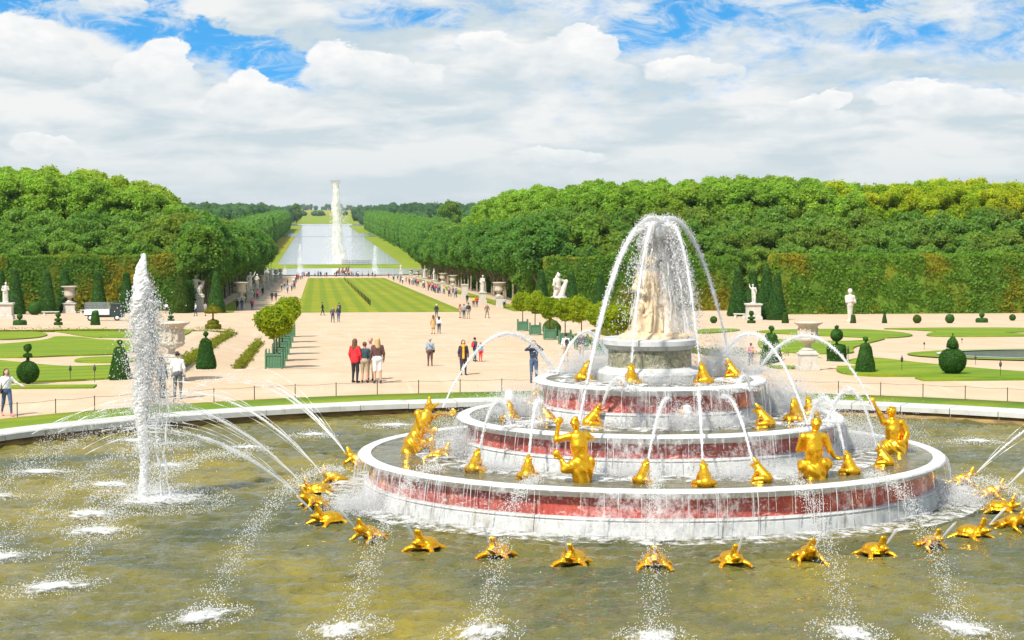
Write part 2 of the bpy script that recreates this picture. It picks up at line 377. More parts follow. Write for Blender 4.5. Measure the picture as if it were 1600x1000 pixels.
def f_water(deep, shal, foam=0.0, sc=1.0, bd=0.27):
    def fn(t):
        p = wpos(t)
        a = t.noise(p, 0.16, 5, 0.62, 0.6); b = t.noise(t.vm(p, (1, 1, 1), (4, 9, 0)), 0.9*sc, 5, 0.7, 0.5)
        col = t.mix(t.mr(a, 0.36, 0.66), deep, shal); col = t.mix(t.m('MULTIPLY', t.mr(b, 0.5, 0.75), 0.5), col, tuple(x*0.5 for x in deep))
        h = t.m('ADD', t.noise(t.vm(p, (0.75, 1.5, 1)), 2.1*sc, 4, 0.55, 0.35), t.m('MULTIPLY', t.noise(t.vm(p, (0.8, 1.4, 1)), 7*sc, 3, 0.6, 0.3), 0.30))
        if foam:
            f1 = t.noise(p, 3.2, 6, 0.75, 0.8); col = t.mix(t.mr(f1, 0.60-foam*0.25, 0.70-foam*0.2), col, (0.75, 0.77, 0.77))
        return pri(t, col, 0.05, 0, bump(t, h, 1.0, bd/sc), 0.5, 0, 1.33)
    return fn
M_water = mat('basin_water', f_water((0.072, 0.080, 0.030), (0.225, 0.178, 0.020), 0, 1.0, 0.19))
M_tierwater = mat('tier_water', f_water((0.10, 0.095, 0.05), (0.19, 0.17, 0.09), 0.0, 1.6))
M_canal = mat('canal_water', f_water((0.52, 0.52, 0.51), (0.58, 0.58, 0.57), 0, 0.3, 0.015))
M_pond = mat('pond_water', f_water((0.10, 0.12, 0.11), (0.16, 0.17, 0.15)))
def f_drop(alpha, wh=0.92):
    def fn(t):
        d = t.new('ShaderNodeBsdfDiffuse'); d.inputs[0].default_value = (wh, wh, wh, 1)
        tl = t.new('ShaderNodeBsdfTranslucent'); tl.inputs[0].default_value = (wh, wh, wh, 1)
        g = t.new('ShaderNodeBsdfGlossy'); g.inputs[1].default_value = 0.15
        m1 = t.new('ShaderNodeMixShader'); m1.inputs[0].default_value = 0.45; t.l.new(d.outputs[0], m1.inputs[1]); t.l.new(tl.outputs[0], m1.inputs[2])
        m2 = t.new('ShaderNodeMixShader'); m2.inputs[0].default_value = 0.10; t.l.new(m1.outputs[0], m2.inputs[1]); t.l.new(g.outputs[0], m2.inputs[2])
        if alpha >= 1: return m2.outputs[0]
        tr = t.new('ShaderNodeBsdfTransparent'); m3 = t.new('ShaderNodeMixShader'); m3.inputs[0].default_value = alpha
        t.l.new(tr.outputs[0], m3.inputs[1]); t.l.new(m2.outputs[0], m3.inputs[2]); return m3.outputs[0]
    return fn
M_drop = mat('water_drops', f_drop(0.72, 1.0)); M_stream = mat('water_stream', f_drop(0.78, 1.0)); M_core = mat('white_water', f_drop(0.97, 1.0)); M_thin = mat('thin_stream', f_drop(0.58, 1.0))
def f_foam(lo, hi, sc=(1, 1, 1), scale=2.5, maxa=0.9, radial=None):
    def fn(t):
        p = wpos(t) if radial is None else opos(t); q = t.new('ShaderNodeVectorMath', operation='ADD'); t.put(q.inputs[0], t.vm(p, sc))
        t.put(q.inputs[1], t.m('MULTIPLY', t.new('ShaderNodeObjectInfo').outputs['Random'], 37.0)); a = t.noise(q.outputs[0], scale, 6, 0.75, 0.5)
        if radial:          # thins out towards the rim of the patch
            sp = t.new('ShaderNodeVectorMath', operation='LENGTH'); t.put(sp.inputs[0], t.vm(p, (1, 1, 0)))
            a = t.m('SUBTRACT', a, t.mr(sp.outputs['Value'], 0.10, 1.0, -0.20, 0.28))
        al = t.mr(a, lo, hi, 0, maxa, 'SMOOTHSTEP')
        d = t.new('ShaderNodeBsdfDiffuse'); d.inputs[0].default_value = (0.9, 0.9, 0.9, 1)
        tl = t.new('ShaderNodeBsdfTranslucent'); tl.inputs[0].default_value = (0.9, 0.9, 0.9, 1)
        m1 = t.new('ShaderNodeMixShader'); m1.inputs[0].default_value = 0.35; t.l.new(d.outputs[0], m1.inputs[1]); t.l.new(tl.outputs[0], m1.inputs[2])
        tr = t.new('ShaderNodeBsdfTransparent'); m3 = t.new('ShaderNodeMixShader'); t.put(m3.inputs[0], al)
        t.l.new(tr.outputs[0], m3.inputs[1]); t.l.new(m1.outputs[0], m3.inputs[2]); return m3.outputs[0]
    return fn
M_splash = mat('splash_foam', f_foam(0.44, 0.72, (1, 1, 1), 4.6, 0.95, True))
M_foam = mat('surface_foam', f_foam(0.42, 0.62, (1, 1, 1), 2.6, 0.9))
def f_curtain(t):        # thin falling sheet: streaks that follow the fall, keyed on angle round the fountain
    p = wpos(t); sp = t.new('ShaderNodeSeparateXYZ'); t.put(sp.inputs[0], p)
    ang = t.m('ARCTAN2', sp.outputs[0], sp.outputs[1])
    rr = t.m('SQRT', t.m('ADD', t.m('MULTIPLY', sp.outputs[0], sp.outputs[0]), t.m('MULTIPLY', sp.outputs[1], sp.outputs[1])))
    cb = t.new('ShaderNodeCombineXYZ'); t.put(cb.inputs[0], t.m('MULTIPLY', ang, 6.0)); t.put(cb.inputs[1], t.m('MULTIPLY', rr, 0.4)); t.put(cb.inputs[2], t.m('MULTIPLY', sp.outputs[2], 0.55))
    a = t.noise(cb.outputs[0], 7.0, 6, 0.8); b = t.noise(cb.outputs[0], 0.7, 3, 0.6); c = t.noise(p, 14, 4, 0.8)
    al = t.m('ADD', t.m('ADD', t.m('MULTIPLY', a, 0.75), t.m('MULTIPLY', b, 0.7)), t.m('MULTIPLY', c, 0.35))
    al = t.mr(al, 0.88, 1.16, 0.0, 0.88)
    d = t.new('ShaderNodeBsdfDiffuse'); d.inputs[0].default_value = (0.9, 0.9, 0.9, 1)
    tl = t.new('ShaderNodeBsdfTranslucent'); tl.inputs[0].default_value = (0.9, 0.9, 0.9, 1)
    m1 = t.new('ShaderNodeMixShader'); m1.inputs[0].default_value = 0.35; t.l.new(d.outputs[0], m1.inputs[1]); t.l.new(tl.outputs[0], m1.inputs[2])
    tr = t.new('ShaderNodeBsdfTransparent'); m3 = t.new('ShaderNodeMixShader'); t.put(m3.inputs[0], al)
    t.l.new(tr.outputs[0], m3.inputs[1]); t.l.new(m1.outputs[0], m3.inputs[2]); return m3.outputs[0]
M_curtain = mat('water_curtain', f_curtain)
def f_veil(t):
    p = opos(t); a = t.noise(t.vm(p, (1, 1, .30)), 8.0, 7, 0.85, 0.2); b = t.noise(p, 1.6, 3, 0.6); al = t.mr(t.m('ADD', a, t.m('MULTIPLY', b, 0.5)), 0.66, 0.90, 0.0, 0.88)
    d = t.new('ShaderNodeBsdfDiffuse'); d.inputs[0].default_value = (1, 1, 1, 1); tl = t.new('ShaderNodeBsdfTranslucent'); tl.inputs[0].default_value = (1, 1, 1, 1)
    m1 = t.new('ShaderNodeMixShader'); m1.inputs[0].default_value = 0.4; t.l.new(d.outputs[0], m1.inputs[1]); t.l.new(tl.outputs[0], m1.inputs[2])
    tr = t.new('ShaderNodeBsdfTransparent'); m3 = t.new('ShaderNodeMixShader'); t.put(m3.inputs[0], al); t.l.new(tr.outputs[0], m3.inputs[1]); t.l.new(m1.outputs[0], m3.inputs[2]); return m3.outputs[0]
M_veil = mat('water_veil', f_veil)
M_iron = simple('dark_iron', (0.045, 0.04, 0.032), 0.6, var=0.3)
M_rope = simple('fence_wire', (0.16, 0.13, 0.095), 0.7)
M_planter = simple('green_paint', (0.075, 0.185, 0.10), 0.55, var=0.15)
M_soil = simple('soil', (0.10, 0.055, 0.03), 0.95)
# ------------------------------------------------------------------ signed-distance modeller: one continuous surface
def cone(a, b, ra, rb, tg=0): return ('c', np.array(a, float), np.array(b, float), ra, rb, tg)
def ell(c, r, tg=0, rot=None): return ('e', np.array(c, float), np.array(r, float), None if rot is None else np.array(Euler(rot).to_matrix()), 0, tg)
def sdf_eval(P, prims, k, offs=None):
    best = np.full(len(P), 1e9); tagv = np.zeros(len(P), np.int32); d = None
    for pr in prims:
        if pr[0] == 'c':
            _, a, b, ra, rb, tg = pr; ab = b-a; L2 = max(ab.dot(ab), 1e-9)
            h = np.clip(((P-a)@ab)/L2, 0, 1); q = P-a-h[:, None]*ab
            v = np.sqrt((q*q).sum(1)) - (ra+(rb-ra)*h)
        else:
            _, c, r, R, _, tg = pr; q = P-c
            if R is not None: q = q@R
            k0 = np.sqrt(((q/r)**2).sum(1)); k1 = np.sqrt(((q/(r*r))**2).sum(1))
            v = np.where(k1 > 1e-9, k0*(k0-1)/np.maximum(k1, 1e-9), -r.min())
        m_ = v < best; tagv[m_] = tg; best = np.minimum(best, v)
        if d is None: d = v
        else:
            h = np.clip(0.5+0.5*(d-v)/k, 0, 1); d = d*(1-h)+v*h - k*h*(1-h)
    return d, tagv
def vnoise(P, f, seed=0):
    r = np.random.default_rng(seed); o = np.zeros(len(P))
    for i in range(4):
        kx = r.normal(size=3)*f; o += np.sin(P@kx + r.uniform(0, 6.28))
    return o/4
def sdf_mesh(name, prims, h, mats, k=0.05, fold=None, zmin=None, taubin=1):
    lo = np.full(3, 1e9); hi = -lo
    for pr in prims:
        if pr[0] == 'c':
            R_ = max(pr[3], pr[4]); lo = np.minimum(lo, np.minimum(pr[1], pr[2])-R_); hi = np.maximum(hi, np.maximum(pr[1], pr[2])+R_)
        else: R_ = pr[2].max(); lo = np.minimum(lo, pr[1]-R_); hi = np.maximum(hi, pr[1]+R_)
    lo -= 2.5*h; hi += 2.5*h
    if zmin is not None: lo[2] = zmin
    n = np.ceil((hi-lo)/h).astype(int)+1
    ax = [lo[i]+h*np.arange(n[i]) for i in range(3)]
    G = np.stack(np.meshgrid(*ax, indexing='ij'), -1).reshape(-1, 3)
    d, tg = sdf_eval(G, prims, k)
    if fold is not None: d = d + fold(G, tg)
    if zmin is not None:
        fl = d.reshape(n); fl[:, :, 0] = np.maximum(fl[:, :, 0], h*0.3); d = fl.ravel()
    F = d.reshape(n); T = tg.reshape(n); Sg = F < 0
    nx, ny, nz = n
    cnt = np.zeros((nx-1, ny-1, nz-1), int)
    for i in (0, 1):
        for j in (0, 1):
            for l in (0, 1): cnt += Sg[i:nx-1+i, j:ny-1+j, l:nz-1+l]
    act = (cnt > 0) & (cnt < 8); idx = -np.ones(act.shape, int); C = np.argwhere(act); idx[act] = np.arange(len(C))
    acc = np.zeros((len(C), 3)); num = np.zeros(len(C))
    corners = [(i, j, l) for i in (0, 1) for j in (0, 1) for l in (0, 1)]
    for a in corners:
        for axis in range(3):
            if a[axis] == 0:
                b = list(a); b[axis] = 1
                fa = F[C[:, 0]+a[0], C[:, 1]+a[1], C[:, 2]+a[2]]; fb = F[C[:, 0]+b[0], C[:, 1]+b[1], C[:, 2]+b[2]]
                m_ = (fa < 0) != (fb < 0); t_ = fa/np.where(fa == fb, 1, fa-fb)
                p = np.tile(np.array(a, float), (len(C), 1)); p[:, axis] = t_
                acc[m_] += p[m_]; num[m_] += 1
    V_ = lo + h*(C + acc/np.maximum(num, 1)[:, None])
    vt = T[C[:, 0], C[:, 1], C[:, 2]]
    quads = []
    for axis in range(3):
        o1, o2 = [(1, 2), (2, 0), (0, 1)][axis]
        sl0 = [slice(None)]*3; sl1 = [slice(None)]*3; sl0[axis] = slice(0, n[axis]-1); sl1[axis] = slice(1, n[axis])
        A = Sg[tuple(sl0)]; B = Sg[tuple(sl1)]; E = np.argwhere(A != B); neg = A[E[:, 0], E[:, 1], E[:, 2]]
        ok = (E[:, o1] > 0) & (E[:, o2] > 0) & (E[:, o1] < n[o1]-1) & (E[:, o2] < n[o2]-1); E = E[ok]; neg = neg[ok]
        def ci(a, b):
            q = E.copy(); q[:, o1] -= a; q[:, o2] -= b; return idx[q[:, 0], q[:, 1], q[:, 2]]
        Q = np.stack([ci(1, 1), ci(0, 1), ci(0, 0), ci(1, 0)], 1); Q[~neg] = Q[~neg][:, ::-1]; quads.append(Q)
    Q = np.concatenate(quads); Q = Q[(Q >= 0).all(1)]
    return mesh_np(name, V_, Q, mats, vt[Q[:, 0]] if len(mats) > 1 else None, True)
# ------------------------------------------------------------------ leaves and drops
def quads_at(P, N, size, rng, aspect=1.0, spread=0.9):
    n = len(P); N = N + rng.normal(size=(n, 3))*spread; N /= np.linalg.norm(N, axis=1)[:, None]+1e-9
    A = np.cross(N, rng.normal(size=(n, 3))); A /= np.linalg.norm(A, axis=1)[:, None]+1e-9; B = np.cross(N, A)
    s_ = (size*rng.uniform(0.6, 1.4, n))[:, None]
    V_ = np.stack([P-A*s_*aspect, P-B*s_*0.6+N*s_*0.15, P+A*s_*aspect, P+B*s_*0.6+N*s_*0.15], 1).reshape(-1, 3)
    return V_, np.arange(4*n).reshape(-1, 4)
def sphere_pts(n, rng):
    p = rng.normal(size=(n, 3)); return p/np.linalg.norm(p, axis=1)[:, None]
def ico(sub=1):
    bm = bmesh.new(); bmesh.ops.create_icosphere(bm, subdivisions=sub, radius=1)
    v = np.array([x.co[:] for x in bm.verts]); f = np.array([[q.index for q in x.verts] for x in bm.faces]); bm.free(); return v, f
ICO1 = ico(1); ICO2 = ico(2)
OCT = (np.array([(1, 0, 0), (-1, 0, 0), (0, 1, 0), (0, -1, 0), (0, 0, 1), (0, 0, -1)], float),
       np.array([(0, 2, 4), (2, 1, 4), (1, 3, 4), (3, 0, 4), (2, 0, 5), (1, 2, 5), (3, 1, 5), (0, 3, 5)]))
TET = (np.array([(1, 0, -.4), (-.5, .87, -.4), (-.5, -.87, -.4), (0, 0, 1.1)]), np.array([(0, 1, 3), (1, 2, 3), (2, 0, 3), (0, 2, 1)]))
def drops(P, r, stretch=None):
    P = np.asarray(P); n = len(P); r = np.broadcast_to(r, n)
    v, f = OCT if n < 3000 else TET
    V_ = v[None]*r[:, None, None]
    if stretch is not None: V_ = V_*np.array([1, 1, stretch])
    V_ = (V_+P[:, None]).reshape(-1, 3); F = (f[None]+len(v)*np.arange(n)[:, None, None]).reshape(-1, 3)
    return V_, F
# ================================================================== the setting
BA, BB = 21.6, 20.0            # half axes of the round basin
BF = 27.0                      # the near half reaches further out
def ellp(a, off=0.0): return ((BA+off)*math.cos(a), ((BB if math.sin(a) > 0 else BF)+off)*math.sin(a))
NG = 180
vs = []; fs4 = []
for i in range(NG):
    a = 2*math.pi*i/NG; x, y = ellp(a, 0.9); vs.append((x, y, .4))
    c, s_ = math.cos(a), math.sin(a); t = 1e9
    if abs(c) > 1e-6: t = min(t, 60/abs(c))
    if s_ > 1e-6: t = min(t, 25.5/s_)
    if s_ < -1e-6: t = min(t, 200/-s_)
    vs.append((t*c, t*s_, .4))
for i in range(NG):
    j = (i+1) % NG; fs4.append((2*i, 2*i+1, 2*j+1, 2*j))
def quad(x0, y0, x1, y1):
    k = len(vs)
    for x, y in ((x0, y0), (x1, y0), (x1, y1), (x0, y1)): vs.append((x, y, ground_z(x, y)))
    fs4.append((k, k+1, k+2, k+3))
for (x0, x1) in ((-4000, -60), (60, 4000)): quad(x0, -200, x1, 25.5)
XB = [-4000, -60, -18, -13.6, 13.6, 18, 60, 4000]; YB = [25.5, 28, 32.5, 71, 128, 163, 165, 221, 556, 640, 2500, 7600]
for a_, b_ in zip(XB[:-1], XB[1:]):
    for c_, d_ in zip(YB[:-1], YB[1:]): quad(a_, c_, b_, d_)
struct('ground', mesh_np('ground', vs, np.array(fs4), [M_gravel]))
def sheet(name, pts, h, m_, kind='structure', thick=0.12):
    """a flat turf or paving sheet lying on the ground, with real edges"""
    bm = bmesh.new(); top = [bm.verts.new((p[0], p[1], p[2]+h)) for p in pts]; bot = [bm.verts.new((p[0], p[1], p[2]+h-thick)) for p in pts]
    bm.faces.new(top); n = len(pts)
    for i in range(n): bm.faces.new((top[i], bot[i], bot[(i+1) % n], top[(i+1) % n]))
    bmesh.ops.triangulate(bm, faces=[f for f in bm.faces if len(f.verts) > 4]); bmesh.ops.recalc_face_normals(bm, faces=bm.faces)
    me = bpy.data.meshes.new(name); bm.to_mesh(me); bm.free(); me.materials.append(m_)
    o = link(name, me)
    if kind: o['kind'] = kind
    return o
def smooth_px(pts, it=2):
    for _ in range(it):
        q = []
        for i in range(len(pts)):
            a, b = pts[i], pts[(i+1) % len(pts)]
            q.append((a[0]*.75+b[0]*.25, a[1]*.75+b[1]*.25)); q.append((a[0]*.25+b[0]*.75, a[1]*.25+b[1]*.75))
        pts = q
    return pts
# --- basin: wall, coping stones, turf ring, water
rim = thing('basin_rim', 'pale stone rim curving round the large fountain pool', 'basin rim', (0, 0, 0))
N = 192; vs = []; fq = []
for i in range(N):
    a = 2*math.pi*i/N
    for off, z in ((0.10, -0.7), (0.10, 0.215), (0.6, 0.215)): x, y = ellp(a, off); vs.append((x, y, z))
for i in range(N):
    j = (i+1) % N
    for k in range(2): fq.append((3*i+k, 3*j+k, 3*j+k+1, 3*i+k+1))
o = link('basin_wall', mesh_np('basin_wall', vs, np.array(fq), [M_algae]), rim); o['label'] = 'brown algae-stained wall below the pale coping'
NST = 76
for s_ in range(NST):
    a0 = 2*math.pi*s_/NST+0.0006; a1 = 2*math.pi*(s_+1)/NST-0.0006; dz = random.uniform(-.006, .006); mb = MB(); vv = []; ff = []
    prof = [(0.0, .22), (0.0, .39), (0.03, .425), (0.92, .45), (0.95, .43), (0.95, .22)]
    K = 4
    for k in range(K+1):
        a = a0+(a1-a0)*k/K
        for off, z in prof: x, y = ellp(a, off); vv.append((x, y, z+dz))
    n = len(prof)
    for k in range(K):
        for q in range(n): ff.append((k*n+q, k*n+(q+1) % n, (k+1)*n+(q+1) % n, (k+1)*n+q))
    ff.append(tuple(range(n))); ff.append(tuple(K*n+q for q in range(n-1, -1, -1)))
    mb.add(vv, ff); mb.build('coping_stone', M_coping, rim)
def ring_sheet(name, o0, o1, z, m_, lip=0.1):
    vv = []; ff = []
    for i in range(N):
        a = 2*math.pi*i/N
        for off, zz in ((o0, z), (o1, z), (o1+.02, z-lip)): x, y = ellp(a, off); vv.append((x, y, zz))
    for i in range(N):
        j = (i+1) % N
        for k in range(2): ff.append((3*i+k, 3*i+k+1, 3*j+k+1, 3*j+k))
    o = struct(name, mesh_np(name, vv, np.array(ff), [m_])); return o
ring_sheet('lawn_ring', 0.96, 3.3, .44, M_lawn)
cell = 0.095; gx = np.arange(-22.4, 22.4, cell); gy = np.arange(-20.5, 20.8, cell)
X_, Y_ = np.meshgrid(gx, gy, indexing='ij')
def waves(X, Y, seed, amp, lmin, lmax, n=26):
    r = np.random.default_rng(seed); Z = np.zeros_like(X)
    for i in range(n):
        L = math.exp(r.uniform(math.log(lmin), math.log(lmax))); a = r.normal(1.35, 0.55); k = 2*math.pi/L
        ph = k*(math.cos(a)*X+math.sin(a)*Y)+r.uniform(0, 6.28)
        Z += L*(1-np.abs(np.sin(ph/2+0.35*np.sin(ph*0.37+i)))*1.0)
    Z -= Z.mean(); return Z*amp/np.abs(Z).max()
Z_ = waves(X_, Y_, 3, 0.135, 0.34, 1.1, 40)
for cx, cy, am in ((-12.9, -0.7, .03), (0, 0, .02)):
    rr = np.hypot(X_-cx, Y_-cy); Z_ += am*np.sin(rr*5.5)*np.exp(-np.abs(rr-(1 if cx else 8.5))*0.35)
msk = (X_/(BA+.45))**2+(Y_/np.where(Y_ > 0, BB+.45, BF+.45))**2 < 1
idx = np.arange(X_.size).reshape(X_.shape)
cm = msk[:-1, :-1] & msk[1:, :-1] & msk[1:, 1:] & msk[:-1, 1:]
Q = np.stack([idx[:-1, :-1][cm], idx[1:, :-1][cm], idx[1:, 1:][cm], idx[:-1, 1:][cm]], 1)
struct('basin_water', mesh_np('basin_water', np.stack([X_, Y_, Z_], -1), Q, [M_water], smooth=True))
# --- lawns of the side parterres
LEFT = [[(0, 519), (20, 517.6), (55, 519), (78, 523), (64, 528), (38, 530.4), (0, 532), (-40, 532), (-40, 519)],
        [(75, 516), (215, 514.6), (218, 529), (165, 528), (150, 528.5), (122, 525), (100, 520.5), (75, 518)],
        [(-40, 541), (0, 539), (40, 536), (78, 531), (86, 526), (130, 528), (150, 532), (215, 534), (215, 553), (150, 556), (100, 557), (40, 560), (-40, 560)],
        [(114, 564), (135, 560), (180, 558.5), (215, 560), (210, 567), (150, 568), (120, 567)],
        [(-60, 562), (0, 564.5), (60, 571.5), (110, 575), (160, 573), (200, 571), (205, 588), (195, 592), (100, 597), (0, 600), (-60, 602)],
        [(228, 515), (303, 515.5), (292, 524), (262, 531), (236, 528)]]
RIGHT = [[(1165, 519), (1230, 516), (1300, 515), (1345, 515.5), (1385, 518), (1415, 521), (1432, 526), (1380, 530), (1320, 527), (1250, 524)],
         [(1352, 513.6), (1640, 512.6), (1640, 519), (1560, 520.4), (1590, 522.5), (1640, 523.5), (1640, 525.8), (1500, 527), (1446, 526.5), (1450, 521.5), (1470, 519), (1430, 516.5)],
         [(1180, 530), (1250, 533), (1330, 535), (1372, 529.5), (1388, 530), (1345, 540), (1330, 546), (1337, 553), (1300, 554), (1230, 553), (1190, 550)],
         [(1300, 580), (1326, 562), (1370, 560.5), (1420, 567), (1480, 573.5), (1560, 580.5), (1640, 586), (1640, 596), (1500, 591), (1400, 588), (1330, 588)],
         [(1090, 515), (1150, 514.5), (1160, 517), (1120, 521), (1085, 522)],
         [(1188, 560), (1240, 558), (1290, 560), (1285, 575), (1230, 578), (1192, 574)]]
for grp in (LEFT, RIGHT):
    for pl in grp: sheet('lawn', [on_ground(*p) for p in smooth_px(pl)], 0.09, M_lawn)
for xs in ((-90, -15.6), (15.6, 90)):
    y0 = on_ground(1500, 512).y
    sheet('path_kerb', [(x, y, ground_z(x, y)) for x, y in ((xs[0], y0), (xs[1], y0), (xs[1], y0+1.6), (xs[0], y0+1.6))], 0.16, M_coping)
    sheet('lawn_edging', [(x, y, ground_z(x, y)) for x, y in ((xs[0], y0+3), (xs[1], y0+3), (xs[1], y0+5.4), (xs[0], y0+5.4))], 0.14, M_lawn)
    sheet('lawn_edging', [(x, y, ground_z(x, y)) for x, y in ((xs[0], 26.4), (xs[1]-(1.5 if xs[1] < 0 else 0), 26.4), (xs[1]-(1.5 if xs[1] < 0 else 0), 27.6), (xs[0], 27.6))], 0.06, M_lawn)
# round pond on the right
pc = on_ground(1712, 555)
def disc_on_slope(name, r0, r1, h, m_, n=64):
    vv = []; ff = []
    for i in range(n):
        a = 2*math.pi*i/n
        for r in (r0, r1):
            x, y = pc.x+r*math.cos(a), pc.y+r*math.sin(a); vv.append((x, y, ground_z(x, y)+h if r1-r0 < 5 else pc.z+h))
    if r0 > 0:
        for i in range(n): j = (i+1) % n; ff.append((2*i, 2*i+1, 2*j+1, 2*j))
        return mesh_np(name, vv, np.array(ff), [m_])
    return mesh_np(name, [vv[2*i+1] for i in range(n)], [np.array([list(range(n))])], [m_])
def slope_disc(name, r, h, m_, n=64):
    vv = [(pc.x+r*math.cos(2*math.pi*i/n), pc.y+r*math.sin(2*math.pi*i/n)) for i in range(n)]
    return mesh_np(name, [(x, y, ground_z(x, y)+h) for x, y in vv], [np.array([list(range(n))])], [m_])
struct('pond_lawn', disc_on_slope('pond_lawn', 8.35, 9.9, .06, M_lawn)); struct('pond_rim', disc_on_slope('pond_rim', 8.0, 8.35, .10, M_coping))
struct('pond_water', slope_disc('pond_water', 8.02, .03, M_pond))
# --- long avenue lawn, far basin, canal, far fields
struct('near_water', mesh_np('near_water', [(-19, -26, 0), (19, -26, 0), (19, -20.4, 0), (-19, -20.4, 0)], np.array([[0, 1, 2, 3]]), [M_water]))
sheet('avenue_lawn', [(x, y, ground_z(x, y)) for x, y in ((-11.4, 221), (11.4, 221), (11.4, 556), (-11.4, 556))], 0.06, M_lawn2)
for xs in ((-22.5, -20.0), (18.2, 20.8)):
    sheet('avenue_verge', [(x, y, ground_z(x, y)) for x, y in ((xs[0], 222), (xs[1], 222), (xs[1], 556), (xs[0], 556))], 0.05, M_lawn2)
def flat(name, x0, x1, y0, y1, z, m_):
    return struct(name, mesh_np(name, [(x0, y0, z), (x1, y0, z), (x1, y1, z), (x0, y1, z)], np.array([[0, 1, 2, 3]]), [m_]))
Zf = -15.4
flat('far_field', -3900, 3900, 655, 7500, Zf+.03, M_lawnf)
n = 72
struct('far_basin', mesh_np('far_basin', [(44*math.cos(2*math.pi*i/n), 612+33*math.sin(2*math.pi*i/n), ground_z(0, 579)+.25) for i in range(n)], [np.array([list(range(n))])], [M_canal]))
flat('far_path', -60, 60, 648, 657, Zf+.05, M_gravel)
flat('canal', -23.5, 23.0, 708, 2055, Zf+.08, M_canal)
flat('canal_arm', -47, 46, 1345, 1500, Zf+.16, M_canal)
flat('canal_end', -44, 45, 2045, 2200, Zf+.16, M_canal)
flat('dry_lawn', -46, -24.5, 900, 1340, Zf+.09, M_dry)
flat('far_meadow', -60, 60, 2210, 3600, Zf+.12, mat('bright_grass', f_lawn(0.0, 0.1)))
flat('far_stubble', -400, 400, 4200, 6500, Zf+.12, M_dry)
FX, FY = 0.06, -0.45            # centre of the fountain
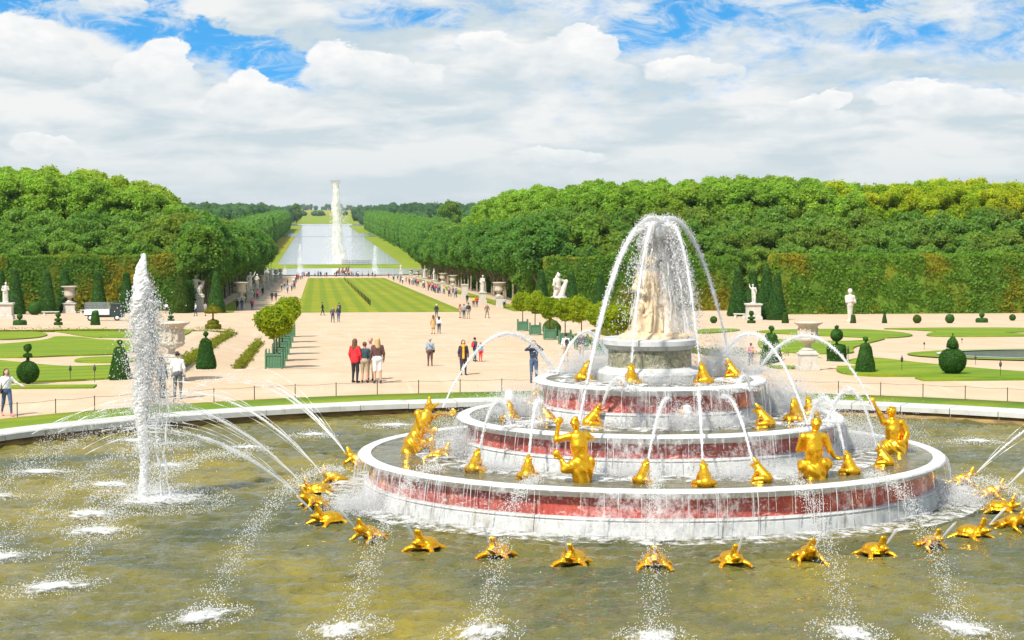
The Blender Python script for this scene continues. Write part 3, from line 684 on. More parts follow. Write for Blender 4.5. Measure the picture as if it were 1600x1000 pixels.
# ================================================================== the tiered fountain
ftn = thing('tiered_fountain', 'round three-tiered marble fountain with red friezes in the middle of the pool', 'fountain', (FX, FY, 0))
def ring_part(name, prof, m_, parent, n=144, smooth=True, a0=0.0, a1=2*math.pi):
    full = abs(a1-a0-2*math.pi) < 1e-6; cnt = n if full else n+1; vv = []; ff = []
    for i in range(cnt):
        a = a0+(a1-a0)*i/n
        for r, z in prof: vv.append((r*math.cos(a), r*math.sin(a), z))
    k = len(prof)
    for i in range(n):
        j = (i+1) % cnt
        for q in range(k-1): ff.append((i*k+q, j*k+q, j*k+q+1, i*k+q+1))
    me = mesh_np(name, vv, np.array(ff), [m_], smooth=smooth); smooth_by_angle(me, 0.5)
    return link(name, me, parent)
def tier(R, zb, zt, npan, base_h, lip=0.11):
    t = thing('tier', None, None, (0, 0, 0)); t.parent = ftn
    for k in ('label', 'category'):
        if k in t: del t[k]
    Hh = zt-zb; zl = zt-lip
    # lip: rounded white rim with an inner edge
    for i in range(npan//2):
        g = .0035/R; ring_part('rim_block', [(R-.36, zt-.16), (R-.33, zt-.02), (R-.27, zt), (R-.08, zt), (R-.02, zt-.03), (R, zt-.07), (R-.03, zl), (R-.12, zl-.02), (R-.20, zl-.10), (R-.24, zl-.12)], M_rim, t, 14, True, 2*math.pi*i/(npan//2)+g+.05, 2*math.pi*(i+1)/(npan//2)-g+.05)
    zf1 = zl-.10; zf0 = zb+base_h
    ring_part('under_rim', [(R-.23, zl-.03), (R-.25, zf1+.0), (R-.27, zf1-.02)], M_tierg, t)
    # frieze: separate curved slabs of red marble
    rf = R-.28
    for i in range(npan):
        g = 0.004/rf*2; a0 = 2*math.pi*i/npan+g; a1 = 2*math.pi*(i+1)/npan-g; dr = random.uniform(-.006, .006)
        ring_part('marble_panel', [(rf-.08, zf1), (rf+dr, zf1-.005), (rf+dr, zf0+.005), (rf-.08, zf0)], M_red, t, 6, True, a0, a1)
    ring_part('core', [(rf-.05, zf1+.05), (rf-.05, zf0-.05)], M_tierg, t)
    # base: blocks of white marble with a moulding
    nb = npan//2
    for i in range(nb):
        g = 0.006/R; a0 = 2*math.pi*i/nb+g; a1 = 2*math.pi*(i+1)/nb-g; dr = random.uniform(-.008, .008)
        ring_part('base_block', [(rf-.02, zf0+.012), (rf+.10+dr, zf0), (rf+.14+dr, zf0-.04), (rf+.11+dr, zf0-.08), (rf+.13+dr, zf0-.10), (rf+.20+dr, zb+.05), (rf+.20+dr, zb-.25)], M_tierw, t, 12, True, a0, a1)
    # water standing in the tier
    n = 140; rs = np.linspace(0.3, R-.31, 60); A = np.linspace(0, 2*math.pi, n, endpoint=False)
    RR, AA = np.meshgrid(rs, A, indexing='ij'); xx, yy = RR*np.cos(AA), RR*np.sin(AA)
    zz = zt-.035+waves(xx, yy, int(R*10), 0.022, 0.3, 1.0)
    id_ = np.arange(xx.size).reshape(xx.shape)
    Qd = np.stack([id_[:-1].ravel(), id_[1:].ravel(), np.roll(id_[1:], -1, 1).ravel(), np.roll(id_[:-1], -1, 1).ravel()], 1)
    link('tier_water', mesh_np('tier_water', np.stack([xx, yy, zz], -1), Qd, [M_tierwater], smooth=True), t)
    # thin sheets of water spilling over the rim
    ring_part('water_curtain', [(R+.005, zt-.05), (R+.05, zt-.25), (R+.10, zb+Hh*.45), (R+.15, zb+.02)], M_curtain, t, 220)
    # single threads of water dropping off the lip
    rg = np.random.default_rng(int(R*7)); Vs, Qs, k = [], [], 0
    for i in range(int(R*26)):
        a = rg.uniform(0, 6.283); z1 = zt-.04; z0 = max(zb+.03, z1-rg.uniform(.25, 1.1)*Hh*1.1); zz = np.linspace(z1, z0, 9); r_ = R+.01+.10*np.sqrt(np.maximum(z1-zz, 0))*rg.uniform(.5, 1.9)
        P = np.stack([r_*np.cos(a), r_*np.sin(a), zz], 1); w_ = rg.uniform(.004, .011)*(1+.5*np.sin(zz*40+i)); th = np.array([0, 2.1, 4.2])
        V_ = P[:, None]+w_[:, None, None]*np.stack([np.cos(th), np.sin(th), 0*th], 1)[None]; id_ = np.arange(27).reshape(9, 3)+k; k += 27
        Vs.append(V_.reshape(-1, 3)); Qs.append(np.stack([id_[:-1].ravel(), id_[1:].ravel(), np.roll(id_[1:], -1, 1).ravel(), np.roll(id_[:-1], -1, 1).ravel()], 1))
    o = link('water_threads', mesh_np('water_threads', np.concatenate(Vs), np.concatenate(Qs), [M_stream], smooth=True), t); o['kind'] = 'stuff'
    return t
T1 = dict(R=7.55, zb=0.0, zt=1.12); T2 = dict(R=5.0, zb=1.06, zt=2.05); T3 = dict(R=3.02, zb=1.99, zt=2.99)
tier(T1['R'], 0.0, 1.12, 36, 0.44); tier(T2['R'], 1.06, 2.05, 24, 0.40); tier(T3['R'], 1.99, 2.99, 16, 0.34)
# pedestal drum
pd = link('pedestal', None, ftn)
ring_part('plinth_ring', [(1.36, 2.90), (1.36, 3.14), (1.32, 3.20), (1.22, 3.24), (1.14, 3.30), (0.2, 3.30)], M_tierw, pd, 64)
ring_part('drum', [(1.12, 3.28), (1.08, 3.33), (1.08, 3.72), (1.12, 3.76)], M_green, pd, 64)
ring_part('slab', [(1.0, 3.74), (1.12, 3.76), (1.20, 3.86), (1.24, 3.88), (1.24, 4.0), (1.20, 4.03), (0.0, 4.03)], M_tierw, pd, 64)
# churned foam lying on the water round each tier
def foam_ring(r0, r1, z, parent, name='foam', n=160):
    rr = np.linspace(r0, r1, 7); A = np.linspace(0, 2*math.pi, n, endpoint=False); RR, AA = np.meshgrid(rr, A, indexing='ij')
    x, y = RR*np.cos(AA), RR*np.sin(AA); zz = z+0.03*np.sin(np.linspace(0, math.pi, 7))[:, None]+waves(x, y, 9, .03, .3, .9)
    id_ = np.arange(x.size).reshape(x.shape)
    Qd = np.stack([id_[:-1].ravel(), id_[1:].ravel(), np.roll(id_[1:], -1, 1).ravel(), np.roll(id_[:-1], -1, 1).ravel()], 1)
    o = link(name, mesh_np(name, np.stack([x, y, zz], -1), Qd, [M_foam], smooth=True), parent); o['kind'] = 'stuff'; return o
foam_ring(7.3, 8.5, .07, ftn); foam_ring(4.8, 6.1, 1.10, ftn); foam_ring(2.8, 3.9, 2.03, ftn); foam_ring(1.5, 2.5, 2.97, ftn)
# ------------------------------------------------------------------ the marble group on top
def fold_fn(amp, f, seed):
    def fn(P, tg):
        a = np.arctan2(P[:, 1], P[:, 0])
        s1 = np.sin(a*9+P[:, 2]*5+2.2*vnoise(P, 3, seed)); s2 = np.sin(a*16-P[:, 2]*7+2*vnoise(P, 4, seed+1))
        return (amp*s1+amp*.5*s2)*np.where(tg == 1, 1, 0)+amp*.25*vnoise(P, f, seed+2)
    return fn
grp = [cone((0, 0, .30), (0.02, 0, 1.05), .40, .27, 1), cone((-.12, -.10, .2), (-.05, 0, 1.0), .34, .22, 1), cone((.12, -.1, .2), (.05, 0, 1.0), .32, .22, 1),
       cone((0, 0, 1.0), (0.0, .0, 1.40), .23, .25, 1), cone((0, 0, 1.45), (0, 0, 1.62), .21, .09, 0), cone((-.2, 0, 1.50), (.2, 0, 1.50), .11, .11, 1),
       ell((0.02, -.03, 1.86), (.125, .145, .165), 0), ell((.02, .05, 1.92), (.14, .13, .13), 0), ell((.02, -.17, 1.84), (.025, .03, .04), 0), ell((0.02, .16, 1.88), (.08, .07, .08), 0),
       cone((-.24, 0, 1.50), (-.40, -.12, 1.24), .085, .07, 0), cone((-.40, -.12, 1.24), (-.22, -.34, 1.12), .068, .05, 0),
       cone((.24, 0, 1.50), (.46, -.10, 1.66), .085, .068, 0), cone((.46, -.10, 1.66), (.56, -.18, 1.96), .066, .045, 0), ell((.57, -.2, 2.03), (.045, .03, .075), 0),
       # kneeling child at her side
       cone((.42, -.22, .22), (.38, -.16, .62), .21, .16, 1), cone((.38, -.16, .6), (.36, -.14, .86), .15, .13, 0), ell((.36, -.18, 1.08), (.105, .11, .125), 0),
       cone((.28, -.18, .82), (.10, -.26, .96), .06, .045, 0), cone((.46, -.2, .82), (.52, -.36, .62), .06, .045, 0), cone((.5, -.3, .12), (.75, -.12, .14), .13, .09, 0),
       # second child, lower left
       cone((-.38, -.26, .2), (-.32, -.2, .58), .18, .14, 1), ell((-.30, -.24, .78), (.095, .10, .115), 0), cone((-.26, -.26, .55), (-.08, -.32, .70), .055, .045, 0),
       # rock base
       ell((0, 0, .05), (.78, .66, .20), 2), ell((.45, -.3, .08), (.40, .32, .16), 2), ell((-.42, -.28, .08), (.36, .3, .17), 2)]
stg = thing('marble_statue_group', 'warm cream marble draped woman with two children crowning the fountain', 'statue', (FX, FY, 3.96), 0.12, scale=1.10)
link('figure_group', sdf_mesh('figure_group', grp, 0.021, [M_statue], 0.045, fold_fn(.034, 11, 4)), stg)
# ================================================================== gilded creatures
def both(f): return f(-1)+f(1)
def frog_prims():
    p = [cone((0, -.14, .15), (0, .06, .36), .18, .14), cone((0, .04, .34), (0, .15, .46), .13, .11), cone((0, .12, .52), (0, .24, .66), .085, .045),
         cone((0, .16, .44), (0, .32, .49), .075, .042)]
    p += both(lambda s: [ell((s*.085, .13, .58), (.036, .04, .036)), cone((s*.17, -.14, .15), (s*.27, .06, .13), .095, .07), cone((s*.27, .06, .06), (s*.24, -.14, .04), .055, .05),
                         cone((s*.24, -.10, .035), (s*.36, .16, .02), .045, .025), cone((s*.13, .08, .34), (s*.19, .20, .06), .055, .04), cone((s*.19, .20, .04), (s*.24, .30, .02), .035, .022), cone((s*.19, .20, .04), (s*.16, .31, .02), .03, .02),
                         cone((s*.045, -.2, .25), (s*.05, .08, .47), .035, .03)])
    return p
def turtle_prims():
    p = [ell((0, -.02, .18), (.30, .36, .19)), ell((0, -.02, .12), (.345, .41, .055)), cone((0, .24, .16), (0, .36, .27), .11, .11), cone((-.05, .34, .34), (-.035, .41, .56), .085, .05), cone((.05, .34, .34), (.035, .41, .56), .085, .05),
         cone((-.045, .36, .23), (-.03, .56, .28), .085, .05), cone((.045, .36, .23), (.03, .56, .28), .085, .05), cone((0, -.38, .10), (.05, -.58, .05), .05, .015)]
    p += both(lambda s: [ell((s*.08, .36, .44), (.035, .035, .035)), cone((s*.24, .20, .11), (s*.36, .34, .07), .085, .06), cone((s*.36, .34, .06), (s*.40, .48, .02), .055, .03), cone((s*.36, .34, .06), (s*.46, .42, .02), .045, .025),
                         cone((s*.24, -.26, .10), (s*.36, -.36, .05), .075, .05), cone((s*.36, -.36, .05), (s*.44, -.42, .02), .045, .02)])
    return p
def turtle_fold(P, tg):
    s_ = (P[:, 2] > .11) & (np.hypot(P[:, 0]/.3, (P[:, 1]+.02)/.36) < 1)
    g = np.minimum(np.abs(np.sin(P[:, 0]*15+(np.floor(P[:, 1]*6) % 2)*1.57)), np.abs(np.sin(P[:, 1]*13)))
    return np.where(s_, .012*(g < .16), 0)
def lizard_prims():
    p = [cone((0, -.32, .12), (0, .05, .22), .12, .19), cone((0, .02, .22), (0, .26, .30), .18, .13), cone((0, .26, .31), (0, .33, .36), .13, .12), cone((-.04, .31, .40), (-.03, .40, .60), .085, .045), cone((.04, .31, .40), (.03, .40, .60), .085, .045),
         cone((-.04, .33, .32), (-.025, .54, .37), .08, .042), cone((.04, .33, .32), (.025, .54, .37), .08, .042), cone((0, -.32, .12), (.05, -.56, .08), .10, .045), cone((.05, -.56, .08), (.0, -.74, .05), .045, .015)]
    p += both(lambda s: [ell((s*.085, .31, .48), (.036, .036, .036)), cone((s*.14, .16, .22), (s*.28, .24, .12), .08, .06), cone((s*.28, .24, .12), (s*.32, .40, .02), .055, .035), cone((s*.32, .40, .02), (s*.40, .50, .01), .035, .02),
                         cone((s*.12, -.24, .14), (s*.28, -.12, .14), .10, .07), cone((s*.28, -.12, .14), (s*.30, -.32, .03), .06, .035), cone((s*.30, -.32, .02), (s*.42, -.28, .01), .035, .02)])
    return p
ME = {'frog': sdf_mesh('frog_body', frog_prims(), .0165, [M_gold], .035), 'turtle': sdf_mesh('turtle_body', turtle_prims(), .0165, [M_gold], .03, turtle_fold),
      'lizard': sdf_mesh('lizard_body', lizard_prims(), .0165, [M_gold], .035, lambda P, tg: .006*vnoise(P, 40, 2))}
MOUTH = {'frog': Vector((0, .30, .60)), 'turtle': Vector((0, .56, .42)), 'lizard': Vector((0, .54, .42))}
ORD = ['first', 'second', 'third', 'fourth', 'fifth', 'sixth', 'seventh', 'eighth', 'ninth', 'tenth', 'eleventh', 'twelfth', 'thirteenth', 'fourteenth', 'fifteenth', 'sixteenth', 'seventeenth', 'eighteenth', 'nineteenth', 'twentieth']
def creature(kind, p, face, label, group, sc=1.0):
    o = thing('gilded_'+kind, label, kind, p, face-math.pi/2, group, sc, ME[kind]); return o
def mouth_of(kind, p, face, sc=1.0): return Vector(p) + Matrix.Rotation(face-math.pi/2, 3, 'Z') @ (MOUTH[kind]*sc)
OUT = [(557, 724, 'lizard'), (524, 753, 'lizard'), (498, 770, 'turtle'), (492, 790, 'lizard'), (515, 816, 'turtle'), (578, 841, 'lizard'), (665, 857, 'turtle'), (777, 867, 'turtle'), (895, 879, 'turtle'), (1023, 883, 'turtle'),
       (1143, 879, 'turtle'), (1260, 874, 'lizard'), (1366, 865, 'turtle'), (1452, 855, 'lizard'), (1516, 838, 'turtle'), (1580, 824, 'lizard'), (1563, 798, 'turtle'), (1546, 776, 'lizard'), (1502, 755, 'lizard')]
outer = []
for i, (px, py, kd) in enumerate(OUT):
    p = at_z(px, py, 0.03); p.z = -0.02; f = math.atan2(p.y, p.x)+random.uniform(-.08, .08); sc = random.uniform(.78, .88)
    creature(kd, p, f, f'gilded spouting {kd} in the pool, {ORD[i]} round the fountain foot from the far left', 'gilded creatures ringing the foot of the fountain', sc)
    outer.append((mouth_of(kd, p, f, sc), f, i))
D = math.radians
T1F = [(686, 717, 'lizard', 20, .8, 'low gilded lizard crouching at the feet of the frog-headed figure'), (742, 739, 'frog', 60, 1, 'leftmost large gilded frog on the lowest tier, backing onto the rim'),
       (824, 750, 'frog', 75, 1, 'gilded frog on the lowest tier just left of the arm-raising figure'), (1005, 757, 'frog', 55, 1, 'gilded frog on the lowest tier just right of the arm-raising figure'),
       (1101, 762, 'frog', 90, 1.05, 'gilded frog seen squarely from behind, front middle of the lowest tier'), (1190, 755, 'frog', 140, 1, 'gilded frog with open mouth turned left beside the seated golden man'),
       (1328, 743, 'frog', 105, 1, 'gilded frog on the lowest tier just right of the seated golden man'), (1382, 729, 'frog', 130, .95, 'rightmost gilded frog on the lowest tier, below the raised-arm group')]
T2F = [(797, 658, 'frog', 90, .9, 'gilded frog under a white water column at left of the middle tier'), (832, 638, 'frog', 45, .9, 'farthest left gilded frog against the upper tier wall'), (854, 663, 'frog', 150, .95, 'gilded frog on the middle tier turning left beside the red upper frieze'),
       (926, 669, 'frog', 20, 1.05, 'gilded frog with gaping mouth turned right behind the arm-raising figure'), (1068, 669, 'frog', 90, .9, 'gilded frog half lost in spray at the front of the middle tier'), (1194, 669, 'frog', 150, 1.05, 'gilded gaping frog on the middle tier, below right of the upper frieze'),
       (1246, 661, 'lizard', 90, 1.1, 'gilded lizard rearing up on the right of the middle tier'), (1266, 653, 'frog', 100, .95, 'rightmost gilded frog on the middle tier')]
T3F = [(912, 597, 'frog', 40, .95, 'leftmost gilded frog on the top tier'), (955, 584, 'frog', 70, .8, 'small gilded frog behind spray at the back left of the top tier'), (986, 604, 'frog', 80, 1.0, 'gilded frog at the front left of the top tier'),
       (1100, 602, 'frog', 105, 1.0, 'gilded frog at the front right of the top tier'), (1145, 593, 'frog', 130, .95, 'rightmost gilded frog on the top tier')]
FR = {}
for lst, z, g in ((T1F, 1.05, 'gilded animals on the lowest tier'), (T2F, 1.98, 'gilded animals on the middle tier'), (T3F, 2.92, 'gilded animals on the top tier')):
    for px, py, kd, fa, sc, lb in lst:
        p = at_z(px, py, z); sc *= .84; creature(kd, p, D(fa), lb, g, sc); FR[px] = mouth_of(kd, p, D(fa), sc)
# ------------------------------------------------------------------ gilded figures
def hand(c, d, s_, up, r=.017, n=5):
    """a palm with four fingers and a thumb; d = pointing direction, up = palm width direction"""
    c = np.array(c, float); d = np.array(d, float); d /= np.linalg.norm(d); up = np.array(up, float); up -= d*up.dot(d); up /= np.linalg.norm(up)
    nn = np.cross(d, up); out = [cone(c, c+d*.07*s_, .036*s_, .042*s_)]
    for k, (o_, L) in enumerate(((-.034, .075), (-.012, .09), (.012, .085), (.034, .065))):
        a = c+d*.075*s_+up*o_*s_; b = a+d*L*.55*s_+up*o_*.5*s_; e = b+d*L*.45*s_+nn*.03*s_
        out += [cone(a, b, r*s_, r*.9*s_), cone(b, e, r*.9*s_, r*.7*s_)]
    a = c+d*.01*s_-up*.035*s_; b = a-up*.045*s_+d*.03*s_; out += [cone(a, b, r*1.15*s_, r*s_), cone(b, b+d*.04*s_-up*.01, r*s_, r*.8*s_)]
    return out
def curls(c, r, n, seed):
    g = np.random.default_rng(seed); o = []
    for q in sphere_pts(n, g):
        if q[2] > -.35: o.append(ell(np.array(c)+q*np.array(r), (.034, .034, .034)))
    return o
figA = [cone((.06, -.02, -.12), (.06, 0, .34), .19, .23, 1), cone((.05, 0, .34), (.04, 0, .56), .24, .19, 1), cone((.04, 0, .54), (.0, .02, .84), .165, .20), cone((-.01, .02, .86), (-.02, .03, 1.02), .20, .17),
        cone((-.20, .02, 1.06), (.17, .02, 1.05), .095, .10), cone((-.04, .03, 1.08), (-.07, .05, 1.24), .085, .07), ell((-.08, .06, 1.35), (.10, .125, .135)), ell((-.08, .18, 1.33), (.025, .03, .035)),
        ell((-.12, -.07, .92), (.08, .04, .11)), ell((.10, -.07, .92), (.08, .04, .11)),
        cone((-.22, .02, 1.06), (-.52, .04, .99), .088, .066), cone((-.52, .04, .99), (-.47, .06, 1.30), .066, .042),
        cone((.20, .03, 1.05), (.32, .26, .98), .085, .065), cone((.32, .26, .98), (.22, .50, 1.10), .062, .042),
        cone((-.02, -.05, .46), (-.32, -.06, .34), .15, .12, 1), cone((-.32, -.06, .34), (-.40, -.02, .48), .10, .06, 1), cone((-.38, -.02, .48), (-.43, 0, .60), .05, .038),
        cone((.26, -.02, .5), (.20, -.05, .25), .10, .12, 1)] + hand((-.46, .06, 1.31), (.25, 0, 1), 1.15, (1, 0, -.2)) + hand((-.43, 0, .61), (-.75, 0, .65), 1.15, (.6, 0, .7)) + curls((-.08, .05, 1.37), (.10, .12, .125), 34, 5)
figB = [ell((.0, 0, .20), (.30, .26, .26), 1), cone((-.12, .05, .2), (-.18, .30, .05), .17, .14, 1), cone((.14, .0, .2), (.24, .22, .05), .17, .14, 1), cone((-.08, -.1, .1), (-.1, -.18, -.1), .12, .10, 1), cone((.12, -.1, .1), (.14, -.16, -.1), .12, .10, 1),
        cone((0, 0, .38), (-.02, .0, .70), .19, .215), cone((-.02, 0, .72), (-.02, .02, .94), .22, .20), cone((-.24, .02, 1.0), (.22, .02, .99), .105, .105), cone((.0, .03, 1.02), (.04, .06, 1.17), .09, .075),
        ell((.05, .07, 1.28), (.11, .13, .14)), ell((.05, .20, 1.26), (.025, .03, .04)), ell((-.13, -.1, .82), (.09, .05, .12)), ell((.09, -.1, .82), (.09, .05, .12)),
        cone((.26, .02, .98), (.36, -.04, .68), .095, .075), cone((.36, -.04, .68), (.52, .06, .50), .072, .046), cone((-.27, .02, .99), (-.34, .12, .70), .095, .075), cone((-.34, .12, .70), (-.12, .36, .66), .07, .046),
        cone((-.25, 0, .32), (.27, -.02, .36), .16, .15, 1)] + hand((.52, .06, .50), (.9, .2, -.15), 1.2, (0, 1, .1)) + hand((-.12, .36, .66), (.6, .6, .1), 1.1, (0, 0, 1)) + curls((.05, .06, 1.30), (.115, .135, .13), 46, 8)
figC = [cone((-.34, 0, -.12), (-.24, 0, .22), .21, .22, 1), cone((-.24, 0, .22), (-.12, 0, .48), .22, .18, 1), cone((-.12, 0, .46), (.03, .0, .78), .165, .20), cone((.03, 0, .78), (.09, 0, .90), .20, .16),
        cone((-.10, -.02, .98), (.26, .06, .86), .10, .09), cone((.10, 0, .95), (.15, 0, 1.08), .09, .085), ell((.16, 0, 1.12), (.105, .10, .10)), cone((.17, 0, 1.16), (.17, 0, 1.34), .075, .032), cone((.20, 0, 1.10), (.38, 0, 1.20), .068, .030),
        ell((.11, -.07, 1.19), (.03, .03, .03)), ell((.11, .07, 1.19), (.03, .03, .03)), cone((.24, .08, .86), (.44, .18, .94), .08, .06), cone((.44, .18, .94), (.68, .26, .92), .058, .04),
        cone((-.12, -.06, .96), (-.05, -.16, .68), .085, .068), cone((-.05, -.16, .68), (.16, -.18, .54), .064, .042),
        cone((-.10, -.05, .22), (.20, -.10, .30), .15, .10, 1), cone((.20, -.10, .30), (.24, -.12, -.08), .095, .07), cone((.02, .12, .2), (.26, .16, .22), .12, .09)] + hand((.68, .26, .92), (.9, .2, .4), 1.15, (0, .6, .6)) + hand((.16, -.18, .54), (.8, .1, .3), 1.1, (0, .4, .9))
figE = [ell((.02, 0, .16), (.34, .28, .24), 1), cone((.05, 0, .3), (.05, .02, .62), .20, .20), cone((.05, .02, .62), (.05, .02, .76), .20, .17), cone((-.18, .02, .82), (.26, .02, .80), .09, .095), cone((.04, .03, .82), (.02, .04, .96), .085, .075),
        ell((.01, .05, 1.06), (.105, .12, .13)), ell((.01, -.08, 1.05), (.025, .03, .04)), cone((-.20, .02, .82), (-.30, .0, 1.04), .085, .066), cone((-.30, 0, 1.04), (-.44, -.02, 1.28), .063, .042),
        cone((.28, .02, .80), (.40, -.04, .54), .09, .07), cone((.40, -.04, .54), (.30, -.18, .34), .066, .045), cone((.28, .1, .1), (.36, .08, .55), .16, .13, 1), ell((.34, .06, .68), (.11, .11, .12)),
        cone((-.18, -.12, .16), (-.28, -.2, -.08), .14, .11, 1), cone((.2, -.14, .16), (.26, -.2, -.08), .14, .11, 1)] + hand((-.44, -.02, 1.28), (-.35, 0, 1), 1.15, (1, 0, .2)) + hand((.30, -.18, .34), (-.6, -.4, -.2), 1.1, (0, .3, 1)) + curls((.01, .05, 1.09), (.11, .125, .12), 38, 11)
def drap(seed):
    return lambda P, tg: np.where(tg == 1, .013*np.sin(P[:, 2]*17+P[:, 0]*30+P[:, 1]*14+3.0*vnoise(P, 6, seed)), .004*vnoise(P, 22, seed))
for nm, pr, px, py, rz, sc, lb in (('A', figA, 905, 760, 0.0, 1.02, 'golden figure seen from behind lifting one arm, waist wrapped in folds'), ('B', figB, 1272, 754, 0.0, 1.0, 'golden curly-haired man seated with his back turned, hand on the water'),
                                   ('C', figC, 660, 714, 0.1, 1.08, 'golden frog-headed figure leaning right with gaping mouth'), ('E', figE, 1392, 714, -0.15, 1.0, 'golden group with an arm flung up behind spray at the right')):
    p = at_z(px, py-5, 1.06); f = thing('gilded_figure', lb, 'statue', p, rz, 'gilded figures on the lowest tier', sc)
    link('body', sdf_mesh('figure_body', pr, .0185, [M_gold], .035, drap(ord(nm)), -.08), f)
# ================================================================== running water
G = 9.8
def mesh_drops(name, P, r, parent, m_=None, stretch=None):
    V_, F = drops(P, r, stretch); o = link(name, mesh_np(name, V_, F, [m_ or M_drop], smooth=True), parent); o['kind'] = 'stuff'; return o
def rope(pts, r, seed, n=9, lump=0.35, freq=9.0):
    """a lumpy stream along a path"""
    pts = np.asarray(pts); d = np.gradient(pts, axis=0); d /= np.linalg.norm(d, axis=1)[:, None]+1e-9
    up = np.array([0.13, 0.31, 0.94]); A = np.cross(d, up); A /= np.linalg.norm(A, axis=1)[:, None]+1e-9; B = np.cross(d, A)
    th = np.linspace(0, 2*np.pi, n, endpoint=False); r = np.broadcast_to(r, len(pts))
    V_ = pts[:, None]+r[:, None, None]*(A[:, None]*np.cos(th)[None, :, None]+B[:, None]*np.sin(th)[None, :, None])
    P = V_.reshape(-1, 3); nz = vnoise(P, freq, seed)+.6*vnoise(P, freq*2.3, seed+1)
    off = (P.reshape(V_.shape)-pts[:, None]); V_ = pts[:, None]+off*(1+lump*nz.reshape(V_.shape[:2]))[:, :, None]
    k = len(pts); id_ = np.arange(k*n).reshape(k, n)
    Q = np.stack([id_[:-1].ravel(), id_[1:].ravel(), np.roll(id_[1:], -1, 1).ravel(), np.roll(id_[:-1], -1, 1).ravel()], 1)
    return V_.reshape(-1, 3), Q
def splash_mesh():
    n, m_ = 40, 10; vv = []
    rg = np.random.default_rng(4)
    for i in range(m_+1):
        for j in range(n):
            a = 2*math.pi*j/n; r = i/m_; k = 1+.12*math.sin(3*a+1)+.08*math.sin(7*a)
            vv.append((r*k*math.cos(a), r*k*math.sin(a), (.06*(1-r)**1.3+.03*math.sin(9*r+5*a)*math.sin(4*a+3*r)*(1-r))+rg.uniform(-.018, .018)*(1-r)+.03))
    id_ = np.arange((m_+1)*n).reshape(m_+1, n)
    Q = np.stack([id_[:-1].ravel(), id_[1:].ravel(), np.roll(id_[1:], -1, 1).ravel(), np.roll(id_[:-1], -1, 1).ravel()], 1)
    return mesh_np('splash', vv, Q, [M_splash], smooth=True)
ME_splash = splash_mesh()
def splash(parent, p, rx, ry, rz, nd=160, seed=0, hgt=.35):
    o = link('splash', ME_splash, parent, (p[0], p[1], p[2]+.035), rz, (rx, ry, 1.0)); o['kind'] = 'stuff'
    r = np.random.default_rng(seed); a = r.uniform(0, 6.28, nd); q = np.sqrt(r.uniform(0, 1, nd))
    x = q*rx*.9*np.cos(a); y = q*ry*.9*np.sin(a); c, s_ = math.cos(rz), math.sin(rz)
    P = np.stack([p[0]+x*c-y*s_, p[1]+x*s_+y*c, p[2]+.04+np.abs(r.normal(0, hgt*.5, nd))*(1.1-q)], 1)
    mesh_drops('splash_drops', P, r.uniform(.006, .016, nd), parent)
def arc_pts(p0, p1, zA, n=70):
    p0 = np.array(p0, float); p1 = np.array(p1, float); v = math.sqrt(max(2*G*(zA-p0[2]), .01)); tt = v/G+math.sqrt(max(2*(zA-p1[2])/G, 0)); t = np.linspace(0, tt, n)
    P = p0[None]+(p1-p0)[None]*(t/tt)[:, None]; P[:, 2] = p0[2]+v*t-.5*G*t*t; return P
def jet(label, p0, p1, zA, r0=.03, r1=.05, solid=1.0, nd=500, spread=(.02, .12), seed=0, group=None, dr=(.010, .026), spl=None, drop0=0.0, lump=.4, sm=None, fans=0):
    o = thing('water_jet', label, 'water jet', tuple(p0), 0, group)
    P = arc_pts(p0, p1, zA, 90)-np.array(p0); rg = np.random.default_rng(seed+100)
    k = max(6, int(len(P)*solid)); tt = np.linspace(0, 1, k)
    V_, Q = rope(P[:k], (r0+(r1-r0)*tt)*np.where(tt > .85, np.clip((1-tt)/.15, .15, 1), 1) if solid < 1 else r0+(r1-r0)*tt, seed, 8, lump, 7)
    link('stream', mesh_np('stream', V_, Q, [sm or M_stream], smooth=True), o)
    for q in range(fans):
        f_ = 1+rg.normal(0, .07); Pf = arc_pts((0, 0, 0), tuple((np.array(p1)-np.array(p0))*np.array([f_, f_, 1])+np.array([rg.normal(0, .25), rg.normal(0, .25), 0])), (zA-p0[2])*(1+rg.normal(0, .06)), 70); kf = int(70*rg.uniform(.45, .85)); V_, Q = rope(Pf[:kf], np.linspace(.010, .014, kf)*(.6+.4*np.sin(np.arange(kf)*1.3+q)), seed+q, 5, .5, 11)
        link('fine_stream', mesh_np('fine_stream', V_, Q, [M_thin], smooth=True), o)
    u = rg.uniform(drop0, 1, nd); i = np.clip((u*(len(P)-1)).astype(int), 0, len(P)-1)
    sg = spread[0]+(spread[1]-spread[0])*u**1.5
    X = P[i]+rg.normal(size=(nd, 3))*sg[:, None]
    mesh_drops('spray', X, rg.uniform(dr[0], dr[1], nd), o)
    if spl: splash(o, tuple(np.array(p1)-np.array(p0)), spl[0], spl[1], spl[2], 420, seed)
    return o
for m0, f, i in outer:
    rgn = random.uniform(7.6, 8.4); front = m0.y < -5
    p1 = (m0.x+rgn*math.cos(f), m0.y+rgn*math.sin(f), 0.0)
    if (p1[0]/20.6)**2+(p1[1]/19)**2 > 1: p1 = (m0.x+6.8*math.cos(f), m0.y+6.8*math.sin(f), 0.0)
    jet(f'thin water jet breaking into drops from the {ORD[i]} creature round the fountain foot', m0, p1, m0.z+random.uniform(1.75, 2.1), .018, .035, .07 if front else .34, 2300, (.02, .15), 40+i, 'outer jets spat by the gilded ring', (.005, .012), (1.45, .85, f), .38 if front else .08, .4, M_thin, 0 if front else 5)
